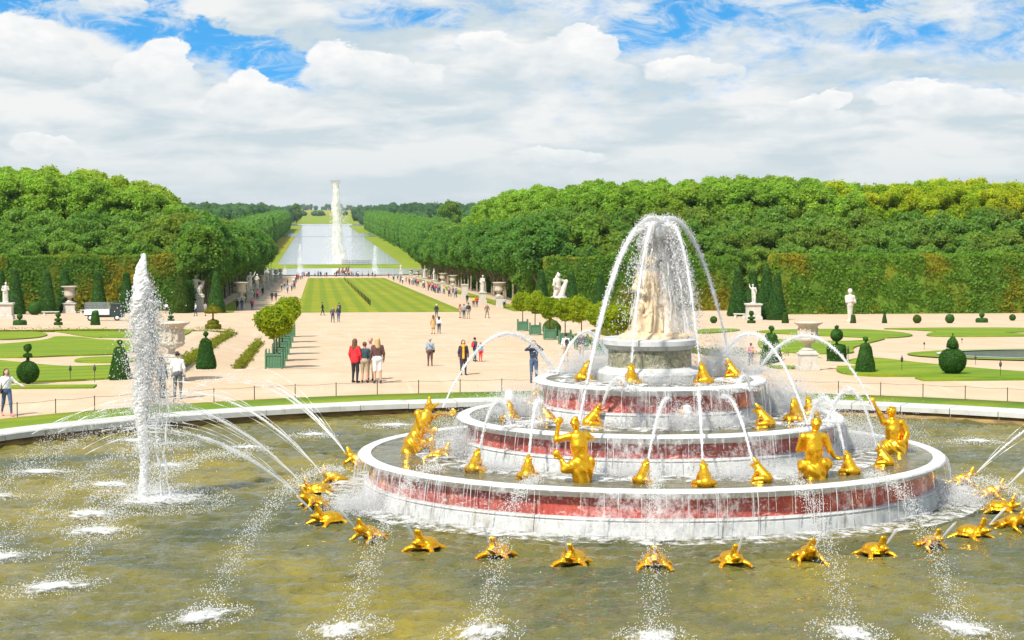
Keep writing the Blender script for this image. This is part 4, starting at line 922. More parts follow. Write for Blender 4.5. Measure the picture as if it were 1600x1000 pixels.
# tall single jet on the left
BJ = at_z(222, 783, 0.0); BJ.z = 0.0; HJ = 6.25
o = thing('tall_water_jet', 'tall white vertical water jet standing alone left of the fountain', 'water jet', BJ)
zz = np.linspace(0, HJ, 330); wob = np.stack([.05*np.sin(zz*2.1)+.015*zz, .03*np.cos(zz*1.7), zz], 1)
rad = np.interp(zz/HJ, [0, .3, .5, .72, .86, .95, 1], [.095, .12, .19, .26, .20, .12, .03])
V_, Q = rope(wob, rad, 5, 44, .34, 13)
link('stream', mesh_np('stream', V_, Q, [M_core], smooth=True), o)
rg = np.random.default_rng(12); n = 26000
h0 = HJ*rg.beta(6, 1.2, n); fall = np.minimum(rg.exponential(1.5, n), h0*.98); sg = .06+.15*np.sqrt(fall)*rg.uniform(.3, 1.5, n)
sg *= np.clip((HJ-h0+fall)/1.3, .12, 1); P = np.stack([rg.normal(0, 1, n)*sg+.13*fall*rg.uniform(0, 1.0, n)+.06, rg.normal(0, 1, n)*sg, h0-fall], 1)
mesh_drops('spray', P, rg.uniform(.008, .024, n), o, None, 1.3)
for k_, x_ in enumerate((.42, .62)):
    zz2 = np.linspace(.1, 3.6, 60); V_, Q = rope(np.stack([x_+.05*np.sin(zz2*3+k_)+.02*np.sin(zz2*9), .1*np.cos(zz2*2), zz2], 1), .022+.012*np.sin(zz2*8), 20+k_, 6, .5, 9)
    link('falling_strand', mesh_np('falling_strand', V_, Q, [M_stream], smooth=True), o)
splash(o, (.45, 0, 0), 2.1, 3.2, 0.1, 2600, 77, .4)
for k_, (px, py, rx) in enumerate(((140, 808, .8), (150, 835, .8), (172, 762, .8), (262, 732, .65), (388, 703, .55), (490, 683, .55), (1525, 693, .6), (615, 668, .7))):
    p = at_z(px, py, 0.0); f = thing('foam_patch', ['foam patch farthest left, level with the tall jet foot', 'foam patch nearest the camera on the left of the tall jet', 'foam patch just behind left of the tall jet foot', 'foam patch just behind right of the tall jet', 'foam patch midway between the tall jet and the fountain',
              'foam patch behind the left golden creatures', 'foam patch far right beyond the fountain', 'foam splash far left of the fountain near the back rim'][k_], 'foam', (p.x, p.y, 0), 0, 'splashes where jets land')
    splash(f, (0, 0, 0), rx*1.45, rx*1.7, .2*k_, 520, 200+k_, .25)
# ropes rising to the crown of the fountain
apex = (0.0, 0.0, 7.05)
pA = at_z(905, 660, 2.45)
def to_top(lb, p0, px, py, zA, r0, r1, seed, nd=1400):
    q = at_y(px, py, FY-.15); jet(lb, p0, (q.x, q.y, q.z), zA, r0, r1, 1.0, nd, (.03, .06), seed, 'jets rising to the crown', (.007, .018), None, 0, .55)
to_top('long white rope of water sweeping up left side to the crown', pA, 1036, 349, 7.13, .026, .055, 1, 3200)
to_top('inner left water rope rising from the top tier to the crown', FR[986], 1030, 362, 6.95, .022, .045, 2)
to_top('thin water rope left of the statue rising from behind', FR[912], 1024, 368, 6.85, .018, .04, 3)
to_top('water rope right of the statue rising to the crown', FR[1100], 1040, 360, 6.95, .022, .045, 4)
to_top('outer right water rope falling from the crown to the top tier', at_z(1140, 560, 3.3), 1030, 346, 7.12, .026, .055, 5, 3000)
o = thing('water_plume', 'white plume of water bursting over the statue top', 'water jet', (FX, FY, 4.0))
rg = np.random.default_rng(31); n = 52000
a = rg.uniform(0, 6.28, n); vr = rg.uniform(.05, 1.0, n)**.7*1.25; t = rg.uniform(0, .80, n)**.75*np.sqrt(rg.uniform(.35, 1, n)); side = np.cos(a)
keep = rg.uniform(0, 1, n) < np.clip(.38+.55*side+.3*(np.abs(side) > .8)+(t < .35)*.8, .12, 1)*np.where((np.sin(a) < 0) & (np.abs(side) < .5) & (t > .32), .25, 1)
P = np.stack([.22+vr*t*np.cos(a)*1.35, vr*t*np.sin(a)*1.15, 3.03-.5*G*t*t], 1)+rg.normal(size=(n, 3))*.05
P = P[keep & (P[:, 2] > .02)]
mesh_drops('falling_drops', P, rg.uniform(.008, .024, len(P)), o, None, 1.4)
zz = np.linspace(2.05, 3.08, 50); V_, Q = rope(np.stack([.26+.04*np.sin(zz*6), 0*zz, zz], 1), np.interp(zz, [2.05, 2.5, 2.95, 3.08], [.10, .30, .42, .14]), 44, 40, .45, 12)
link('head', mesh_np('head', V_, Q, [M_core], smooth=True), o)
for v_, a0, a1, k_ in ((.55, 0, 6.283, 1), (.90, -1.5, 3.4, 2), (1.20, -.9, 2.4, 3)):
    t = np.linspace(.02, .76, 30); AA = np.linspace(a0, a1, 48); vv = np.stack([.22+v_*t[:, None]*np.cos(AA), v_*t[:, None]*np.sin(AA), np.repeat((3.02-.5*G*t*t)[:, None], 48, 1)], -1); vv += .03*vnoise(vv.reshape(-1, 3), 6, k_).reshape(vv.shape[:2])[..., None]
    id_ = np.arange(30*48).reshape(30, 48); link('veil', mesh_np('veil', vv.reshape(-1, 3), np.stack([id_[:-1, :-1].ravel(), id_[1:, :-1].ravel(), id_[1:, 1:].ravel(), id_[:-1, 1:].ravel()], 1), [M_veil], smooth=True), o)
for s_ in range(34):
    a_ = rg.uniform(-1.3, 1.1) if s_ < 20 else rg.uniform(0, 6.28); t0 = rg.uniform(0, .25); t = np.linspace(t0, rg.uniform(.5, .78), 46); rr = rg.uniform(.55, 1.35); xo = rg.uniform(.05, .40)
    V_, Q = rope(np.stack([xo+rr*t*math.cos(a_)+.02*np.sin(t*40+s_), rr*t*math.sin(a_), 3.02-.5*G*t*t], 1), .012+.010*np.sin(t*rg.uniform(30, 60)+s_), 60+s_, 6, .7, 11)
    link('falling_strand', mesh_np('falling_strand', V_, Q, [M_thin], smooth=True), o)
# arcs from the lower figures to the upper tiers
def arc_px(lb, p0, ex, ey, ez, zA, seed, r0=.022, r1=.045, nd=1500, solid=1.0, spread=(.015, .09)):
    q = at_z(ex, ey, ez); jet(lb, p0, (q.x, q.y, q.z), zA, r0, r1, solid, nd, spread, seed, 'arching jets between the tiers', (.006, .016), (.75, .55, 0.3), 0, .5, M_thin)
arc_px('water arc from the frog-headed golden figure over to the top tier', at_z(692, 636, 2.3), 868, 585, 2.95, 4.10, 11)
arc_px('water arc from the far right golden group to the top tier', at_z(1366, 640, 2.25), 1180, 585, 2.95, 4.05, 12)
arc_px('water arc from the seated golden man leftward to the top tier', at_z(1262, 663, 2.32), 1120, 575, 3.0, 4.15, 13)
arc_px('short water arc at the left edge of the top tier', at_z(870, 585, 3.0), 958, 575, 2.98, 4.05, 14, .03, .05, 500)
arc_px('water jet leaning right from the frog beside the arm-raising figure', FR[1005], 1062, 655, 2.0, 2.75, 15)
arc_px('upright water jet from the frog seen squarely from behind', FR[1101], 1085, 650, 2.0, 2.9, 16)
arc_px('water jet leaning left from the frog beside the seated man', FR[1190], 1105, 655, 2.0, 2.8, 17)
arc_px('water jet from the leftmost large frog to the middle tier', FR[742], 800, 672, 2.0, 2.7, 18)
arc_px('water jet from the frog left of the arm-raising figure', FR[824], 850, 665, 2.0, 2.7, 19)
arc_px('water jet from the frog right of the seated man', FR[1328], 1262, 668, 2.0, 2.8, 20)
arc_px('water jet from the rightmost lowest-tier frog', FR[1382], 1290, 664, 2.0, 2.9, 21)
arc_px('low water arc from the gaping middle-tier frog behind the figure', FR[926], 985, 612, 2.95, 3.25, 22, .025, .05, 500)
arc_px('low water arc from the gaping right middle-tier frog', FR[1194], 1150, 612, 2.95, 3.3, 23, .025, .05, 500)
# bubbling columns and bursts of white spray
def burst(lb, p, sx, sy, sz, n, seed, core=0):
    n = int(n*6.0)
    o = thing('spray_burst', lb, 'spray', tuple(p), 0, 'bursts of white spray'); r = np.random.default_rng(seed)
    P = np.abs(r.normal(size=(n, 1)))*np.array([[0, 0, sz]])+r.normal(size=(n, 3))*np.array([[sx, sy, .03]]); P[:, 2] = np.abs(P[:, 2])*.8
    mesh_drops('spray', P, r.uniform(.006, .015, n), o)
    if core:
        zz = np.linspace(0, core, 40); V_, Q = rope(np.stack([.02*np.sin(zz*7), 0*zz, zz], 1), np.interp(zz/core, [0, .7, .95, 1], [.16, .13, .10, .03]), seed, 18, .4, 9)
        link('stream', mesh_np('stream', V_, Q, [M_core], smooth=True), o)
burst('white bubbling water column on the left of the middle tier', at_z(797, 655, 2.0), .14, .14, .35, 900, 1, .75)
burst('white bubbling water column at the front of the middle tier', at_z(1074, 672, 2.0), .30, .2, .30, 1700, 2, .62)
burst('cloud of spray at the left foot of the statue pedestal', at_z(925, 585, 2.95), .45, .3, .42, 2800, 3)
burst('cloud of spray at the right foot of the statue pedestal', at_z(1135, 588, 2.95), .42, .3, .55, 3400, 4)
burst('cloud of spray falling off the right side of the top tier', at_z(1215, 645, 2.0), .55, .4, .60, 4200, 5)
burst('cloud of spray off the left side of the top tier', at_z(815, 648, 2.0), .5, .35, .42, 2200, 6)
burst('cloud of spray behind the right golden group', at_z(1330, 700, 1.1), .8, .5, .55, 2600, 7)
burst('cloud of spray between left golden figure and middle tier wall', at_z(725, 712, 1.1), .45, .4, .60, 2200, 8)
for k_, (px_, py_, z_, lb_) in enumerate(((985, 745, 1.1, 'low spray on the lowest tier between two frogs left of the middle'), (1145, 748, 1.1, 'low spray on the lowest tier right of the middle frog'), (780, 735, 1.1, 'low spray on the lowest tier between the two left frogs'), (1225, 742, 1.1, 'low spray just left of the seated golden man'),
                                     (990, 668, 2.0, 'low spray on the middle tier left of its front column'), (1140, 668, 2.0, 'low spray on the middle tier right of its front column'), (885, 655, 2.0, 'low spray on the middle tier left by the red frieze'), (1040, 600, 2.95, 'low spray at the front foot of the pedestal'))): burst(lb_, at_z(px_, py_, z_), .42, .22, .20, 600, 60+k_)
burst('low white spray off the right end of the lowest tier', at_z(1490, 790, 0.0), .45, .5, .35, 1800, 9)
burst('low white spray off the left end of the lowest tier', at_z(565, 800, 0.0), .4, .5, .35, 1800, 10)
# ================================================================== trees and hedges
def crown_mesh(name, lobes, nleaf, size, m_, seed, core=.84, spread=.9, inner=.80):
    rg = np.random.default_rng(seed); Vs, F3, F4 = [], [], []; k = 0; cs = np.array([l[0] for l in lobes], float); rs = np.array([l[1] for l in lobes], float)
    v, f = ICO2
    for c, r in zip(cs, rs):
        d = 1+.16*vnoise(v*2.2+c, 1.7, seed); Vs.append(c+v*d[:, None]*r*core); F3.append(f+k); k += len(v)
    area = (rs.prod(1))**(2/3); cnt = (nleaf*area/area.sum()).astype(int); P, Nn = [], []
    for i, (c, r) in enumerate(zip(cs, rs)):
        q = sphere_pts(cnt[i]*2, rg); d = 1+.22*vnoise(q*2.2+c, 1.9, seed+i); p = c+q*r*(d*rg.uniform(inner, 1.08, len(q))*np.where(rg.uniform(0, 1, len(q)) < .10, 1.22, 1))[:, None]
        ins = np.zeros(len(p), bool)
        for j in range(len(cs)):
            if j != i: ins |= (((p-cs[j])/rs[j])**2).sum(1) < .72
        p = p[~ins][:cnt[i]]; q = q[~ins][:cnt[i]]; P.append(p); Nn.append(q+np.array([0, 0, .35]))
    P = np.concatenate(P); Nn = np.concatenate(Nn); V4, Q = quads_at(P, Nn, size, rg, 1.0, spread); Vs.append(V4)
    return mesh_np(name, np.concatenate(Vs), [np.concatenate(F3), Q+k], [m_])
def lobes_in(n, c, R, r, seed, squash=.8, zpow=1.0):
    g = np.random.default_rng(seed); out = []
    for q in sphere_pts(n, g):
        u = g.uniform(.45, 1)**.5; s_ = g.uniform(.75, 1.25); out.append((np.array(c)+q*np.array(R)*u, (r*s_, r*s_, r*s_*squash)))
    return out
def trunk_mesh(name, h, r, m_, limbs=5, zl=.5, spread=1.8, seed=0):
    g = random.Random(seed); mb = MB(); mb.tube([(0, 0, -.4), (0, 0, 0), (.05, .03, h*.5), (-.05, .04, h)], [r*1.5, r*1.15, r*.8, r*.45], 8)
    for i in range(limbs):
        a = 2*math.pi*i/limbs+g.uniform(-.4, .4); z0 = h*zl*g.uniform(.8, 1.15); L = spread*g.uniform(.7, 1.2)
        mb.tube([(0, 0, z0), (L*.5*math.cos(a), L*.5*math.sin(a), z0+L*.8), (L*math.cos(a), L*math.sin(a), z0+L*1.7)], [r*.5, r*.36, r*.15], 5)
    return mb.mesh(name, m_, True)
def proto(kind, m_, seed):
    if kind == 'tall':
        lb = lobes_in(46, (0, 0, 15.6), (2.9, 2.9, 4.0), 1.05, seed, .85)+lobes_in(14, (0, 0, 10), (2.4, 2.4, 2.4), .7, seed+50, .8)
        return crown_mesh('crown', lb, 15000, .20, m_, seed, .50, 1.0, .60), trunk_mesh('trunk', 14, .24, M_barkl, 6, .55, 2.6, seed), 20.0
    if kind == 'mid':
        lb = lobes_in(60, (0, 0, 6.4), (4.0, 4.0, 4.5), .95, seed, .8)+[((0, 0, 4.6), (3.6, 3.6, 3.4))]
        return crown_mesh('crown', lb, 14000, .215, m_, seed, .74, 1.0, .62), trunk_mesh('trunk', 6, .26, M_bark, 5, .4, 2, seed), 11.5
    if kind == 'alley':
        lb = lobes_in(56, (0, 0, 9.0), (3.6, 3.6, 4.0), .95, seed, .8)+[((0, 0, 8.6), (3.0, 3.0, 3.3))]
        return crown_mesh('crown', lb, 14000, .215, m_, seed, .74, 1.0, .62), trunk_mesh('trunk', 7, .22, M_barkl, 6, .5, 2.2, seed), 13.4
    if kind == 'clipped':
        lb = [((x, y, 7.4+.5*math.sin(x*3+y*5)), (1.9, 1.9, 7.6)) for x in (-3.2, -.2, 3.0) for y in (-3.6, -1.2, 1.3, 3.7)]
        return crown_mesh('crown', lb, 4200, .55, m_, seed, .92), trunk_mesh('trunk', 6, .3, M_bark, 3, .4, 2, seed), 15.2
def forest_tree(name, label, cat, group, P_, loc, h, wid=1.0, rz=0.0):
    me_c, me_t, ph = P_; s_ = h/ph
    t = thing(name, label, cat, loc, rz, group, (s_*wid, s_*wid, s_)); link('trunk', me_t, t); link('crown', me_c, t); return t
PT = {k: [proto(k, m_, s_) for s_ in seeds] for k, m_, seeds in (('tall', M_leaf_tall, (1, 2, 3)), ('mid', M_leaf_mid, (4, 5, 6)), ('alley', M_leaf_alley, (7, 8)), ('clipped', M_leaf_alley, (9,)))}
PT['yellow'] = [proto('tall', M_leaf_yel, 11), proto('tall', M_leaf_yel, 12)]
skyR = lambda px: np.interp(px, [740, 790, 850, 950, 1050, 1150, 1250, 1330, 1450, 1600, 1700], [322, 304, 289, 282, 279, 273, 275, 284, 280, 282, 284])
skyL = lambda px: np.interp(px, [-80, 0, 60, 150, 200, 250, 290, 330], [256, 258, 262, 268, 276, 290, 306, 316])
def px_of(x, y, z=0.0):
    r = _R.transposed() @ (Vector((x, y, z))-CAM); return 800+FPX*r.x/-r.z, 500-FPX*r.y/-r.z
R_ = random.Random(3)
def row(side, Y, x0, x1, step, top, kind, label, group, wid):
    x = x0
    while (x < x1 if side > 0 else x > x1):
        X = x+R_.uniform(-.25, .25)*step; yy = Y+R_.uniform(-2.5, 2.5); px = px_of(X, yy)[0]
        if -230 < px < 1830:
            tp = top(px)+R_.uniform(-2.5, 3.5); z = at_y(px, tp, yy).z; g = ground_z(X, yy); kd = kind; lb = label; gp = group
            if kind == 'tall' and side > 0 and px > 1330+R_.uniform(-90, 60): kd = 'yellow'; lb = 'tall yellow-green tree on the skyline at the right edge of the wood'; gp = 'yellow skyline trees'
            forest_tree('broadleaf_tree', lb, 'tree', gp, R_.choice(PT[kd]), (X, yy, g-.1), z-g, wid, R_.uniform(0, 6.28))
        x += step*side
for sd_, nm in ((1, 'right'), (-1, 'left')):
    sk = skyR if sd_ > 0 else skyL; e = 124*sd_ if sd_ > 0 else -108; s0 = 25.0 if sd_ > 0 else -28.5
    lm = f'dark green rounded tree in the thick of the wood behind the {nm} hedge'; gm = f'rounded trees of the {nm} wood'
    lt = f'tall bright green tree on the skyline of the {nm} wood'; gt = f'skyline trees of the {nm} wood'
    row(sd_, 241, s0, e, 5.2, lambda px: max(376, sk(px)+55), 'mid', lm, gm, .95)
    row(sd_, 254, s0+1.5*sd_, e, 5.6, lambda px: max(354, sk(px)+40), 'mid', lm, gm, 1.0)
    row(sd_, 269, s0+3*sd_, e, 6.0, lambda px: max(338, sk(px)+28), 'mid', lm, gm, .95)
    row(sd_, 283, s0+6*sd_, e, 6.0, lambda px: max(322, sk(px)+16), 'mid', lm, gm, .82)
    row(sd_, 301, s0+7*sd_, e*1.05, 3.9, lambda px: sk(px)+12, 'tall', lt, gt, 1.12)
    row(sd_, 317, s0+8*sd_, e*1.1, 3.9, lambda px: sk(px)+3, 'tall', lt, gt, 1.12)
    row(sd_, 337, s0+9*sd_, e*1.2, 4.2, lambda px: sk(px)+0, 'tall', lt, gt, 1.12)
    # trees lining the avenue, then the wood behind them
    y = 229.0; na = 0
    while y < 560:
        X = sd_*((23.2 if sd_ > 0 else 24.8)+R_.uniform(-.4, .4)); g = ground_z(X, y)
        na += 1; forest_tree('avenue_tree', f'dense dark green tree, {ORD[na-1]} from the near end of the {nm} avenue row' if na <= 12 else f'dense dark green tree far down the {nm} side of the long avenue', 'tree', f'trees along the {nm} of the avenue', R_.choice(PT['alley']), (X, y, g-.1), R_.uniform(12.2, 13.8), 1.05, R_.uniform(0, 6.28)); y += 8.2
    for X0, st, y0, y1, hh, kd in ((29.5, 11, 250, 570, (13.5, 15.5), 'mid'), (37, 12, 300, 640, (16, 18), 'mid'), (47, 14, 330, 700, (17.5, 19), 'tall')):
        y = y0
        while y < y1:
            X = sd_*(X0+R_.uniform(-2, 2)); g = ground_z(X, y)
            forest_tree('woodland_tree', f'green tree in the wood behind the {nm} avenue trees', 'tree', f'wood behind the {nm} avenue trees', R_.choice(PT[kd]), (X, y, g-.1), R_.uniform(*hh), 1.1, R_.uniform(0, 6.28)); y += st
    y = 735.0
    while y < 1760:
        X = sd_*39.0; forest_tree('clipped_tree', f'clipped tree in the straight row on the {nm} bank of the far canal', 'tree', f'clipped row on the {nm} bank of the canal', PT['clipped'][0], (X, y, Zf-.1), R_.uniform(14.0, 16.0), R_.uniform(1.1, 1.3), R_.choice((0, 1.57, 3.14, 4.71))); y += 11.0
y = 322.0
while y < 430:
    X = 30.5+R_.uniform(-1.2, 1.2); px = px_of(X, y)[0]; z = at_y(px, float(skyR(px))+R_.uniform(-2, 4), y).z; g = ground_z(X, y)
    forest_tree('broadleaf_tree', 'tall bright green tree where the right wood slopes down to the avenue', 'tree', 'trees at the sloping end of the right wood', R_.choice(PT['tall']), (X, y, g-.1), z-g, 1.15, R_.uniform(0, 6.28)); y += 6.5
# lone trees that stand out of the far wood
for px, py, Y, lb in ((705, 309, 900, 'lone rounded dark tree rising above the far wood on the right'), (463, 316, 2300, 'dark blue-green tree rising at the end of the left far wood')):
    q = at_y(px, py, Y); forest_tree('far_tree', lb, 'tree', None, PT['mid'][1], (q.x, q.y, Zf-.1), q.z-Zf, .75)
# far woods that read as one mass
def far_wood(name, label, boxes, seed, nleaf, size):
    g = np.random.default_rng(seed); lob = []
    for (x0, x1, y0, y1, n, h0, h1) in boxes:
        for _ in range(n):
            x, y = g.uniform(x0, x1), g.uniform(y0, y1); h = g.uniform(h0, h1); r = g.uniform(4.5, 8)
            lob.append(((x, y, Zf+h-r*.7), (r, r, r*.8))); lob.append(((x+g.uniform(-2, 2), y, Zf+h*.45), (r, r, h*.45)))
    Vs, F3, k = [], [], 0; v, f = ICO2; P = []
    for i, (c, r) in enumerate(lob):
        d = 1+.2*vnoise(v*2.3+i, 1.9, 3); Vs.append(np.array(c)+v*d[:, None]*np.array(r)*.95); F3.append(f+k); k += len(v)
        q = sphere_pts(nleaf, g); q[:, 2] = np.abs(q[:, 2]); P.append((np.array(c)+q*np.array(r)*g.uniform(.9, 1.1, (nleaf, 1)), q))
    V4, Q = quads_at(np.concatenate([p[0] for p in P]), np.concatenate([p[1] for p in P]), size, g)
    o = link(name, mesh_np(name, np.concatenate(Vs+[V4]), [np.concatenate(F3), Q+k], [M_leaf_far])); o['kind'] = 'stuff'; o['label'] = label; o['category'] = 'wood'; return o
for sd_, nm in ((1, 'right'), (-1, 'left')):
    a, b = (58, 150) if sd_ > 0 else (-170, -58); c, d = (70, 330) if sd_ > 0 else (-330, -70)
    far_wood('far_wood', f'hazy far-off wood beyond the {nm} bank of the canal', [(a, b, 650, 1100, 150, 15, 20), (a, b, 1100, 1900, 150, 17, 22), (c, d, 1500, 2600, 220, 17, 24), (sd_*40-(30 if sd_ < 0 else 0), sd_*40+(30 if sd_ > 0 else 0), 1800, 2600, 60, 12, 20)], 20+sd_, 34, 1.0)
far_wood('horizon_wood', 'thin blue-green line of trees along the horizon', [(-600, 600, 3650, 3900, 150, 5, 11), (-900, 900, 6500, 7000, 160, 8, 22)], 33, 14, 2.2)
# --- hedges
def leaf_box(x0, x1, y0, y1, z0f, h, dens, size, seed, sides, bumpy=.30):
    g = np.random.default_rng(seed); P, Nn = [], []
    def face(n, fx, nrm):
        u, v = g.uniform(0, 1, n), g.uniform(0, 1, n); p = fx(u, v); P.append(p+np.array(nrm)*(bumpy*vnoise(p, 1.6, seed)+g.uniform(-.5, .5, n)*bumpy)[:, None]); Nn.append(np.tile(np.array(nrm, float), (n, 1)))
    st = lambda x, y, z: np.stack([x+0*z, y+0*z, z+0*x], 1)
    W_, D_ = x1-x0, y1-y0; gz = lambda x, y: np.array([z0f(a, b) for a, b in zip(np.broadcast_to(x, max(np.size(x), np.size(y))), np.broadcast_to(y, max(np.size(x), np.size(y))))])
    if 'f' in sides: face(int(W_*h*dens), lambda u, v: np.stack([x0+u*W_, np.full(len(u), y0), gz(x0+u*W_, y0)+v*h], 1), (0, -1, 0))
    if 't' in sides: face(int(W_*D_*dens), lambda u, v: np.stack([x0+u*W_, y0+v*D_, gz(x0+u*W_, y0+v*D_)+h], 1), (0, 0, 1))
    if 'l' in sides: face(int(D_*h*dens), lambda u, v: np.stack([np.full(len(u), x0), y0+u*D_, gz(x0, y0+u*D_)+v*h], 1), (-1, 0, 0))
    if 'r' in sides: face(int(D_*h*dens), lambda u, v: np.stack([np.full(len(u), x1), y0+u*D_, gz(x1, y0+u*D_)+v*h], 1), (1, 0, 0))
    return np.concatenate(P), np.concatenate(Nn), g
def hedge(name, label, cat, x0, x1, y0, y1, h, m_, dens=40, size=.15, seed=0, sides='ftlr', group=None, spread=1.0):
    P, Nn, g = leaf_box(x0, x1, y0, y1, ground_z, h, dens, size, seed, sides)
    t = thing(name, label, cat, ((x0+x1)/2, y0, 0), 0, group); off = np.array([(x0+x1)/2, y0, 0])
    V4, Q = quads_at(P-off, Nn, size, g, 1.0, spread); link('foliage', mesh_np('foliage', V4, Q, [m_]), t)
    i = min(.08, h*.15); nx = max(2, int((x1-x0)/6)+1); ny = max(2, int((y1-y0)/6)+1); mb = MB(); xs = np.linspace(x0+i, x1-i, nx); ys = np.linspace(y0+i, y1-i, ny)
    for a in range(nx-1):
        for b in range(ny-1):
            vv = [(x, y, ground_z(x, y)+z) for z in (-.1, h-i) for x, y in ((xs[a], ys[b]), (xs[a+1], ys[b]), (xs[a+1], ys[b+1]), (xs[a], ys[b+1]))]
            mb.add([np.array(v)-off for v in vv], [(3, 2, 1, 0), (4, 5, 6, 7), (0, 1, 5, 4), (1, 2, 6, 5), (2, 3, 7, 6), (3, 0, 4, 7)])
    link('core', mb.mesh('core', m_), t); return t
hedge('tall_hedge', 'tall clipped hedge wall with yellowing leaves behind the left garden', 'hedge', -110, -24.5, 233, 236, 7.6, M_leaf_hedge2, 40, .20, 1)
hedge('tall_hedge', 'yellow-brown clipped hedge behind the fountain, left part of the right wall', 'hedge', 22.5, 49, 221, 224, 7.3, M_leaf_hedge2, 40, .20, 2)
hedge('tall_hedge', 'long tall bright green clipped hedge wall on the right', 'hedge', 48.3, 110, 194, 198, 7.3, M_leaf_hedge, 44, .20, 3)
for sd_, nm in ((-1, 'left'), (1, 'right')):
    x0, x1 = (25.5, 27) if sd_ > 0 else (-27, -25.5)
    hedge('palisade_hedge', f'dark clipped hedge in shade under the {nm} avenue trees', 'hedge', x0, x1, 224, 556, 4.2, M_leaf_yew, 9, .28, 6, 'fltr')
for k, (x0, x1, y0, y1, lb) in enumerate(((-16.3, -15.7, 52, 126, 'low box hedge edging the left garden'), (-13.5, -13.0, 68, 112, 'low box hedge behind the left row of potted trees'), (-44, -16.4, 125.6, 126.2, 'low box hedge along the far side of the left garden'),
                                           (13.0, 13.5, 68, 120, 'low box hedge behind the right row of potted trees'), (15.7, 16.3, 52, 126, 'low box hedge edging the right garden'))):
    hedge('low_hedge', lb, 'hedge', x0, x1, y0, y1, .24, M_leaf_gold, 70, .06, 40+k)
# --- clipped shapes
def topiary_mesh(name, prof, m_, seed, n=3000, size=.021, seg=24):
    g = np.random.default_rng(seed); pr = np.array(prof, float); d = np.diff(pr, axis=0); L = np.hypot(d[:, 0], d[:, 1])*(pr[:-1, 0]+pr[1:, 0]+.01); i = g.choice(len(L), n, p=L/L.sum()); u = g.uniform(0, 1, n)
    r = pr[i, 0]+d[i, 0]*u; z = pr[i, 1]+d[i, 1]*u; a = g.uniform(0, 6.28, n); P = np.stack([r*np.cos(a), r*np.sin(a), z], 1); nr = np.stack([d[i, 1]*np.cos(a), d[i, 1]*np.sin(a), -d[i, 0]], 1); nr /= np.linalg.norm(nr, axis=1)[:, None]+1e-9
    P = P*(1+.045*vnoise(P, 11, seed)+.02*vnoise(P, 30, seed))[:, None]
    V4, Q = quads_at(P, nr, size, g, 1.0, .75); mb = MB().lathe([(q[0]*.97+.001, q[1]) for q in prof], seg); k = len(V4); me0 = mb.mesh('t', None)
    vv = np.array([v.co[:] for v in me0.vertices]); fs = [list(p.vertices) for p in me0.polygons]; f4 = np.array([f for f in fs if len(f) == 4]); fn_ = [np.array([f]) for f in fs if len(f) != 4]
    return mesh_np(name, np.concatenate([V4, vv]), [Q, f4+k]+[f+k for f in fn_], [m_])
def ballp(c, r, n=8, a0=-80, a1=90): return [(max(.004, r*math.cos(math.radians(a))), c+r*math.sin(math.radians(a))) for a in np.linspace(a0, a1, n)]
SH = {'cone': [(.20, 0), (.215, .04), (.19, .2), (.06, .93), (.035, .98), (.004, 1)],
      'cone_ball': [(.24, 0), (.27, .06), (.25, .2), (.14, .72), (.10, .78), (.02, .80), (.018, .86)]+ballp(.93, .065, 7, -70, 90),
      'ball': [(.3, 0)]+ballp(.50, .52, 10, -65, 90), 'ball_discs': [(.03, 0), (.03, .03)]+ballp(.29, .27, 10, -80, 80)+[(.03, .60)]+[(.03, .66), (.11, .68), (.10, .73), (.03, .76), (.02, .79)]+ballp(.89, .095, 7, -75, 90),
      'tiers': [(.30, 0), (.33, .15), (.30, .20), (.12, .24), (.12, .30), (.27, .34), (.27, .46), (.10, .52), (.09, .60)]+ballp(.78, .20, 8, -60, 90), 'umbrella': [(.29, 0), (.30, .10), (.29, .16), (.20, .19), (.22, .27), (.18, .32), (.03, .36), (.025, .60), (.20, .62), (.34, .63), (.33, .70), (.22, .82), (.06, .88), (.02, .89)]+ballp(.94, .05, 6, -70, 90),
      'stub': [(.30, 0), (.34, .08), (.22, .9), (.18, .97), (.01, 1)], 'drum_ball': [(.20, 0), (.24, .05), (.25, .40), (.22, .46), (.05, .50), (.02, .52), (.02, .60)]+ballp(.74, .16, 8, -75, 80)+[(.02, .90)]+ballp(.95, .05, 6, -70, 90),
      'ball_cone': [(.04, 0), (.04, .04)]+ballp(.34, .31, 10, -80, 80)+[(.03, .66), (.14, .68), (.12, .80), (.04, .92), (.01, .93), (.01, .96), (.012, 1)], 'slab_ball': [(.55, 0), (.60, .06), (.58, .34), (.5, .42), (.08, .44), (.08, .52)]+ballp(.75, .26, 8, -65, 90)}
TM = {}
def topiary(kind, px, yb, yt, label, m_=None, name='topiary'):
    m_ = m_ or M_leaf_yew; key = (kind, m_.name)
    if key not in TM: TM[key] = topiary_mesh('clipped_foliage', SH[kind], m_, len(TM)+60, 3800)
    p = on_ground(px, yb); h = (yb-yt)/px_m(p); t = thing(name, label, 'topiary', p, random.uniform(0, 6), 'clipped garden shapes', h); link('clipped_foliage', TM[key], t)
for k, (px, yb, yt) in enumerate(((24, 491, 418), (74, 490, 421), (154, 489, 423), (198, 489, 424), (338, 489, 424))):
    topiary('cone', px, yb, yt, f'tall dark clipped yew cone, {ORD[k]} from the left along the left hedge')
topiary('cone', 284, 489, 419, 'clipped cone with a golden-green tip left of the wrestling statue', M_leaf_box); topiary('cone', 102, 488.5, 418, 'yew cone standing just behind the left stone urn'); topiary('cone', 2, 490, 420, 'yew cone at the very left edge of the picture')
